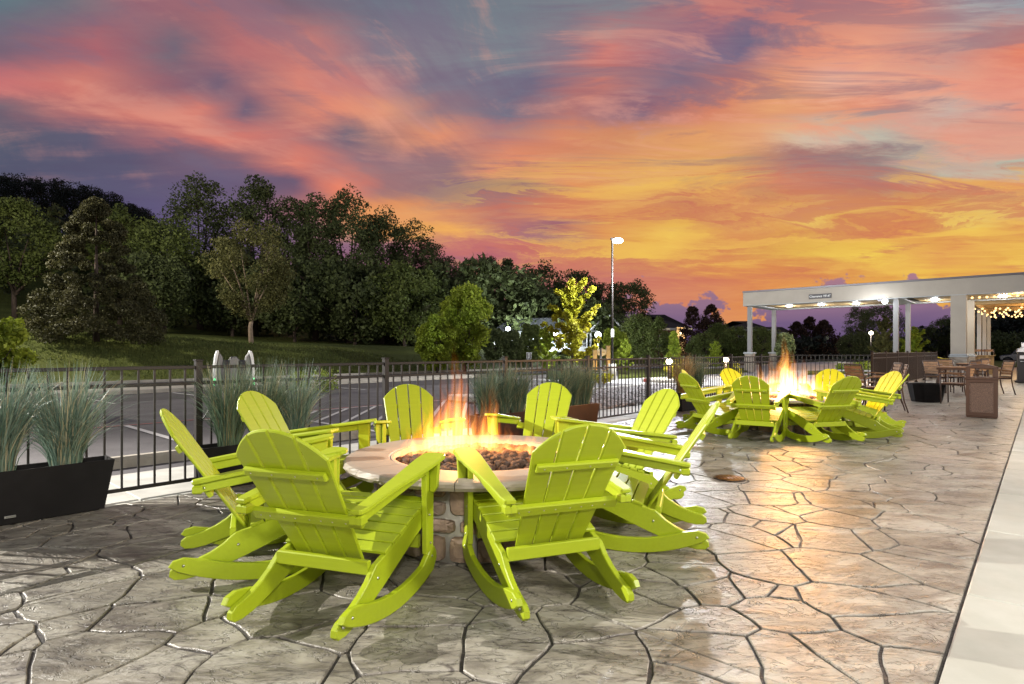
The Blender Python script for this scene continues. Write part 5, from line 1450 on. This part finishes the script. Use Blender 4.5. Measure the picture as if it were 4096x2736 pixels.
def tree_parts(kind, H, Wd, seed, dens=1.0, leaf=None):
    g = np.random.RandomState(seed); r = random.Random(seed); tb = MB()
    cents = []; rads = []
    if kind in ('round', 'oak', 'maple', 'open'):
        th = H * {'open': .22, 'round': .14, 'oak': .26, 'maple': .16}[kind]; R = Wd / 2
        nl = 9 if kind != 'open' else 8
        tb.tube([(0, 0, -.3), (r.uniform(-.1, .1), 0, th * .6), (r.uniform(-.2, .2), 0, th)], [H * .022, H * .017, H * .014], 7)
        zc, hz = (H * .60, H * .42) if kind in ('oak', 'open') else (H * .53, H * .50)
        limbs = []
        for k in range(nl):
            a = 2 * pi * k / nl + r.uniform(-.3, .3); e = r.uniform(.25, 1.25)
            end = Vector((cos(a) * R * .72 * cos(e * .8), sin(a) * R * .72 * cos(e * .8), th + (H * .93 - th) * (sin(e) * .9)))
            st_ = Vector((0, 0, th * r.uniform(.65, 1.0))); mid = st_.lerp(end, .5) + Vector((0, 0, H * .03))
            tb.tube([st_, mid, end], [H * .010, H * .006, H * .002], 5); limbs.append((st_, mid, end))
        nc = 78 if kind != 'open' else 60
        RR = .5 * Wd + .28 * H
        for k in range(nc):
            a = r.uniform(0, 2 * pi); cz = r.uniform(-1, 1); rr = sqrt(max(0, 1 - cz * cz)); f = r.uniform(.55, 1.0) ** .5
            low = 1.0 if cz > -.3 else .85
            p = (cos(a) * rr * R * f * low * .84, sin(a) * rr * R * f * low * .84, zc + cz * hz * f * .86)
            cents.append(p); rads.append(RR * r.uniform(.12, .20) * (1.0 if kind not in ('oak', 'open') else .85))
    elif kind == 'cedar':
        tb.tube([(0, 0, -.3), (0, 0, H * .95)], [H * .022, .02], 7)
        for k in range(210):
            t = r.random() ** 1.25; z = H * (.03 + .95 * t)
            R = Wd / 2 * (1 - t) ** .75 * (1.0 if t > .12 else .85) + .15
            a = r.uniform(0, 2 * pi); f = sqrt(r.uniform(.3, 1)); cents.append((cos(a) * R * f, sin(a) * R * f, z)); rads.append(max(.35, Wd * .075 * (1.15 - t)))
    elif kind == 'cone':
        tb.tube([(0, 0, -.3), (0, 0, H * .9)], [H * .02, .02], 6)
        for k in range(130):
            t = r.random() ** 1.1; z = H * (.04 + .94 * t); R = Wd / 2 * (1 - t ** 1.6) ** .8 * .9 + .05
            a = r.uniform(0, 2 * pi); f = sqrt(r.uniform(.2, 1)); cents.append((cos(a) * R * f, sin(a) * R * f, z)); rads.append(Wd * .15 * (1.1 - .6 * t))
    elif kind == 'young':     # upright young tree with feathery limbs
        tb.tube([(0, 0, -.2), (.03, 0, H * .5), (0, 0, H * .98)], [H * .014, H * .009, H * .002], 7)
        for k in range(17):
            t = .20 + .70 * k / 16; a = k * 2.4 + r.uniform(-.3, .3); L = Wd / 2 * (1.12 - t * .72) * r.uniform(.75, 1.1)
            st_ = Vector((0, 0, H * t * .92)); end = st_ + Vector((cos(a) * L, sin(a) * L, L * r.uniform(.55, 1.0)))
            mid = st_.lerp(end, .5) + Vector((0, 0, -L * .08)); tb.tube([st_, mid, end], [H * .005, H * .004, H * .001], 5)
            n = 8
            for i in range(1, n + 1):
                f = i / n; p = st_.lerp(mid, f * 2) if f < .5 else mid.lerp(end, f * 2 - 1)
                cents.append(tuple(p + Vector((r.uniform(-1, 1), r.uniform(-1, 1), r.uniform(-1, 1))) * Wd * .028)); rads.append(Wd * .060 * (1.2 - .5 * f) * r.uniform(.6, 1.2))
        for i in range(10): cents.append((0, 0, H * (.25 + .075 * i))); rads.append(Wd * (.11 - .008 * i))
    cents = np.array(cents); rads = np.array(rads)
    ne = {'oak': 125, 'round': 120, 'maple': 120, 'open': 90, 'cedar': 60, 'cone': 60, 'young': 30}[kind]
    lf = leaf or {'oak': .018, 'round': .020, 'maple': .016, 'open': .014, 'cedar': .015, 'cone': .024, 'young': .016}[kind] * max(Wd, H * .5)
    V, Q = leaf_cloud(g, cents, rads, int(ne * dens), lf)
    return tb, V, Q
cache = {}
def tree(px, ytop, z, wpx, kind, leafm, label, name='tree', group=None, seed=1, dens=1.0, bark=None, cap_h=None, ybase=None, leaf=None):
    v = S(px, z); base = T(v.x, v.y) if ybase is None else HZ(ybase, z)
    H = HZ(ytop, z) - base; Wd = wpx / F * z
    tb, V, Q = tree_parts(kind, H, Wd, seed, dens, leaf)
    r = empty(name, (v.x, v.y, base), 0, label=label, cat='tree', group=group)
    tb.build('trunk', bark or M_bark, r)
    mkobj('crown', fastmesh('crown', V, Q, leafm), r)
    return r
GB = 'dark trees of the wood behind the lawn'
k = 0
# far wooded hill on the left
for x, y in ((-70, 688), (20, 690), (95, 700), (165, 705), (235, 715), (305, 728), (370, 742), (430, 762), (485, 785), (535, 812), (580, 842)):
    k += 1; v = S(x, 104); 
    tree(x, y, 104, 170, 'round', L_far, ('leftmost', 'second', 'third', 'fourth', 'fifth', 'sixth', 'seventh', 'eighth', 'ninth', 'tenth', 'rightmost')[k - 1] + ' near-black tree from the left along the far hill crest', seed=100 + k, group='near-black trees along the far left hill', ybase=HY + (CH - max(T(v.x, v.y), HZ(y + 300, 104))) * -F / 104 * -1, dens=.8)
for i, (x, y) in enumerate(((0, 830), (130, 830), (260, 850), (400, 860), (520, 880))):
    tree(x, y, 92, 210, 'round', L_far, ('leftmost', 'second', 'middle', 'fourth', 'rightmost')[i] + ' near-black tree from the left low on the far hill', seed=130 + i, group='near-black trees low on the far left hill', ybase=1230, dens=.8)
# the big wood, left to right
for i, (x, y, z, wd, kind, lm, lab) in enumerate([
 (60, 775, 56, 330, 'oak', L_mid, 'leafy tree at the left edge behind the cedar'),
 (480, 815, 62, 330, 'oak', L_mid, 'mid-green tree between the cedar and the tall oaks, the left one'),
 (655, 850, 58, 360, 'maple', L_mid, 'broad mid-green tree left of the forked tree'),
 (610, 1010, 54, 340, 'round', L_dark, 'dark bushy tree low behind the forked tree'),
 (800, 692, 66, 300, 'oak', L_dark, 'tallest dark tree, its open crown leaning left over the wood'),
 (1020, 700, 66, 260, 'oak', L_dark, 'tall dark round-topped tree right of the tallest one'),
 (1165, 775, 68, 230, 'oak', L_dark, 'dark tree in the dip of the skyline above the forked tree'),
 (1262, 752, 66, 230, 'oak', L_dark, 'dark tree right of the dip in the skyline'),
 (1395, 745, 66, 290, 'oak', L_dark, 'large dark tree whose crown peaks over the middle of the wood'),
 (1530, 825, 68, 250, 'oak', L_dark, 'dark tree on the right shoulder of the wood'),
 (1650, 868, 70, 230, 'oak', L_dark, 'dark tree ending the tall part of the wood, edged by orange sky'),
 (1720, 960, 74, 200, 'oak', L_dark, 'lower dark tree right of the tall wood'),
 (930, 980, 62, 400, 'round', L_dark, 'dark understorey tree behind the forked tree'),
 (1180, 1010, 60, 420, 'round', L_dark, 'dark understorey tree in the middle of the wood'),
 (1420, 1010, 62, 420, 'round', L_dark, 'dark understorey tree below the orange glow'),
 (1620, 1050, 62, 360, 'round', L_mid, 'green-tinged tree at the right end of the tall wood'),
 (1800, 1015, 78, 230, 'oak', L_dark, 'dark tree above the bright green tree, left one'),
 (1925, 1000, 80, 200, 'oak', L_dark, 'dark tree above the bright green tree, right one'),
 (2030, 1030, 82, 220, 'cone', L_dark, 'dark tree with a pointed top behind the white house'),
 (2150, 1040, 82, 260, 'oak', L_dark, 'wide dark tree behind the white house'),
 (2290, 1070, 84, 250, 'oak', L_dark, 'dark tree directly behind the yellow tree'),
 (2410, 1115, 84, 230, 'oak', L_dark, 'dark tree behind the street lamp pole'),
 (2520, 1112, 80, 230, 'oak', L_dark, 'dark tree with loose branches right of the street lamp'),
 (1850, 1170, 74, 340, 'round', L_dark, 'dark understorey tree behind the bright green tree'),
 (2090, 1190, 76, 360, 'round', L_dark, 'dark understorey tree over the white house roof'),
 (2330, 1230, 78, 340, 'round', L_dark, 'dark understorey tree right of the white house'),
 (2560, 1250, 62, 170, 'round', L_mid, 'rounded green tree left of the brick house'),
 (2470, 1260, 66, 190, 'round', L_dark, 'dark green tree right behind the lamp base'),
 (2635, 1268, 60, 150, 'cone', L_mid, 'pointed green tree in front of the brick house'),
 (2770, 1222, 66, 150, 'cone', L_brown, 'narrow purple-brown tree right of the brick house'),
 (2845, 1217, 66, 160, 'cone', L_brown, 'second purple-brown tree with a spiky top'),
 (2880, 1290, 64, 130, 'round', L_mid, 'round tree left of the first canopy column'),
 (2815, 1330, 58, 150, 'round', L_mid, 'low tree with lights glinting through under the purple trees'),
 (2950, 1302, 62, 150, 'round', L_mid, 'green tree behind the first canopy column'),
 (3040, 1305, 60, 150, 'round', L_mid, 'green tree between the two left canopy columns'),
 (3110, 1320, 66, 110, 'maple', L_mid, 'tree right of the second canopy column'),
 (3185, 1290, 90, 150, 'cone', L_brown, 'dark brown conifer left of the flame tip'),
 (3240, 1270, 92, 160, 'cone', L_brown, 'dark brown conifer behind the flame tip'),
 (3295, 1282, 90, 150, 'cone', L_brown, 'dark brown conifer right of the flame tip'),
 (3440, 1218, 74, 120, 'oak', L_dark, 'tall dark tree under the canopy, left of the slim columns'),
 (3520, 1208, 78, 190, 'maple', L_dark, 'big airy dark tree behind the slim canopy columns'),
 (3430, 1330, 70, 170, 'round', L_dark, 'low dark tree behind the distant lamp'),
 (3790, 1262, 86, 150, 'oak', L_dark, 'dark tree left of the big canopy column'),
 (3715, 1305, 88, 150, 'round', L_dark, 'dark bush-like tree on the slope left of the big column'),
 (3650, 1345, 86, 170, 'round', L_dark, 'low dark tree behind the lit young tree'),
 (3560, 1360, 86, 150, 'round', L_dark, 'low dark tree between the young trees'),
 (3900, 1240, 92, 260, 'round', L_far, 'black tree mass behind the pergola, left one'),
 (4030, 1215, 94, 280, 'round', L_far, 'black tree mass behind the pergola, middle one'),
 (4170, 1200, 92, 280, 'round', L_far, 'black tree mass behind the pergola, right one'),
 (3960, 1330, 84, 240, 'round', L_dark, 'low dark tree behind the pergola posts'),
 (4080, 1330, 84, 240, 'round', L_dark, 'low dark tree behind the parked car'),
 ]):
    rg = x > 3600
    tree(x, y, z, wd, kind, lm, lab, seed=200 + i, dens=1.0 if z < 76 else .8, ybase=(HY + (CH - .3) * F / z) if rg or x > 2440 else None)
# low hedge mass that closes the wood down to the ground
g = np.random.RandomState(77); cs = []; rs_ = []
for i in range(1250):
    x = g.uniform(-900, 2450) if i < 800 else g.uniform(1500, 2450); z = g.uniform(64, 88); v = S(x, z); tz = T(v.x, v.y)
    hmax = 8.5 if x < 1700 else 9.5 - 3.5 * sstep(1900, 2450, x)
    cs.append((v.x, v.y, tz + g.uniform(0, 1) * hmax)); rs_.append(g.uniform(.9, 1.8))
V_, Q_ = leaf_cloud(g, np.array(cs), np.array(rs_), 60, .34)
mkobj('woodland', fastmesh('woodland', V_, Q_, L_dark), kind='stuff')
cs = []; rs_ = []
for i in range(420):
    x = g.uniform(2420, 4400); z = g.uniform(84, 104); v = S(x, z)
    cs.append((v.x, v.y, g.uniform(0, 1) * (3.2 if x < 3600 else 5.0))); rs_.append(g.uniform(.7, 1.6))
V_, Q_ = leaf_cloud(g, np.array(cs), np.array(rs_), 50, .34)
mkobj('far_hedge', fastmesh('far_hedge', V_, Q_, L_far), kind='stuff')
# trees that stand free
tree(385, 795, 34, 500, 'cedar', L_cedar, 'large conical olive-brown cedar on the bank at the left', 'cedar_tree', seed=5, dens=4.5, leaf=.075)
tree(1005, 880, 43, 360, 'open', L_olive, 'olive tree with a pale forked trunk standing on the bank', 'forked_tree', seed=14, dens=2.6, bark=M_barkl)
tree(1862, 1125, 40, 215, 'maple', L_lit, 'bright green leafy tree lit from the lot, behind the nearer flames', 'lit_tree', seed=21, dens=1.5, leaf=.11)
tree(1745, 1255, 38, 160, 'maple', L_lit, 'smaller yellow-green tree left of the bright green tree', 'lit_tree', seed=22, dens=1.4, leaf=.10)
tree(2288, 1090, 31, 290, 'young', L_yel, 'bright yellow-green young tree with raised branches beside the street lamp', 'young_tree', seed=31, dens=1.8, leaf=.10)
tree(2187, 1285, 31, 105, 'young', L_lit, 'thin young tree with a wrapped pale trunk in front of the white house', 'young_tree', seed=33, dens=1.2, leaf=.08, bark=M_barkl)
tree(2122, 1295, 52, 110, 'maple', L_mid, 'small round tree in front of the white house', seed=34, leaf=.12)
tree(2048, 1305, 50, 90, 'maple', L_dark, 'dark round tree silhouetted against the white house', seed=35, leaf=.12)
tree(1975, 1310, 50, 100, 'maple', L_dark, 'small dark tree at the left end of the white house', seed=36, leaf=.12)
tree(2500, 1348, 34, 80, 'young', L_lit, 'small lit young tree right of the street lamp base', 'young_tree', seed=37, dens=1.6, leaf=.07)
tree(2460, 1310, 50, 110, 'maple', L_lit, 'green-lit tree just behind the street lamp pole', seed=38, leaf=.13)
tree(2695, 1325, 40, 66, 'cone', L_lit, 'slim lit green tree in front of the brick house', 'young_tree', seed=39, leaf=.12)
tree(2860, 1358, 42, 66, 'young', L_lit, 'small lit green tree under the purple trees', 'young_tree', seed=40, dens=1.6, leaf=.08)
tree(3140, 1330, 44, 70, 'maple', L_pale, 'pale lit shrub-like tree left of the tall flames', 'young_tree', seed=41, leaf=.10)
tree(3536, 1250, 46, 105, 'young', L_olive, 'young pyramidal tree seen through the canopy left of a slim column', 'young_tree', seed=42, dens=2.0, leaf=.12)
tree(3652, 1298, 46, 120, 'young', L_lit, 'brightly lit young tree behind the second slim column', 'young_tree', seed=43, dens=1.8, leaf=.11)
tree(-50, 1255, 15, 330, 'open', L_lit, 'leafy yellow-green branches reaching in at the left edge over the fence', 'small_tree', seed=44, dens=1.5, leaf=.075)
# shrubs
def shrub(px, z, w_, h, m, label, seed, name='shrub', leaf=.05):
    v = S(px, z); base = max(0, T(v.x, v.y)) ; g = np.random.RandomState(seed); n = 16
    c = np.stack([g.uniform(-w_ / 2.6, w_ / 2.6, n), g.uniform(-w_ / 2.6, w_ / 2.6, n), g.uniform(.15, .8, n) * h], 1)
    V, Q = leaf_cloud(g, c, np.full(n, w_ * .24), 60, leaf)
    mkobj(name, fastmesh(name, V, Q, m), None, (v.x, v.y, base), label=label, cat='shrub')
shrub(2062, 55, 2.2, 1.5, L_dark, 'dark rounded shrub at the left of the white house', 1, leaf=.1)
shrub(2108, 55, 2.6, 1.0, L_dark, 'low dark clipped shrub beside the rounded one', 2, leaf=.1)
shrub(2225, 50, 2.6, 1.2, L_dark, 'dark shrub below the white veranda', 3, leaf=.1)
shrub(2345, 50, 1.6, 1.1, L_mid, 'green shrub left of the monument sign', 4, leaf=.1)
shrub(2402, 48, 1.6, 1.75, L_pale, 'pale green shrub behind the monument sign', 5, leaf=.08)
shrub(2697, 27.7, .8, .95, L_yel, 'golden shrub beside the bollard lamp', 6)
shrub(2410, 26, .9, .5, L_yel, 'low yellow-green shrub left of the lamp base', 7)
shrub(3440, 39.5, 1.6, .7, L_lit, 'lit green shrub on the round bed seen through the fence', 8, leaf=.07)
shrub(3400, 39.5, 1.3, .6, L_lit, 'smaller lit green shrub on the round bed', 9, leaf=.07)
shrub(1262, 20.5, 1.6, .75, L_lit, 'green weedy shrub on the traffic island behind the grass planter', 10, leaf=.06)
shrub(2925, 33.6, 1.0, .9, L_yel, 'golden shrub beside the bollard lamp at the pier', 11)
v = S(3435, 39.8); b = MB(); b.lathe([(1.9, -.02), (1.9, .20), (1.75, .22), (1.7, .18), (0, .2)], 30); b.build('round_bed', M_conc, None, (v.x, v.y, 0), label='round kerbed bed with green shrubs beyond the fence', cat='kerb')

# tufts that roughen the near face of the bank
g = np.random.RandomState(9); n = 26000
px = g.uniform(-60, 1900, n); zz = g.uniform(29, 46, n)
X = (px - HX) / F * zz
keep = ((X * DQ[0] + zz * DQ[1]) < -31.5); X = X[keep]; zz = zz[keep]; n = len(X)
Z = np.array([T(x, y) for x, y in zip(X, zz)])
h = g.uniform(.06, .20, n); a = g.uniform(0, pi, n); w_ = .035; lx = g.normal(0, .05, n); ly = g.normal(0, .05, n)
V = np.stack([np.stack([X - w_ * np.cos(a), zz - w_ * np.sin(a), Z - .03], 1), np.stack([X + w_ * np.cos(a), zz + w_ * np.sin(a), Z - .03], 1), np.stack([X + lx, zz + ly, Z + h], 1)], 1)
M_tuft = mat('bank_grass', (.085, .110, .022), .8, col2=(.15, .17, .040), vscale=.5, island=.4, trans=.3)
mkobj('bank_grass', fastmesh('bank_grass', V.reshape(-1, 3), np.arange(n * 3).reshape(-1, 3), M_tuft), kind='stuff')
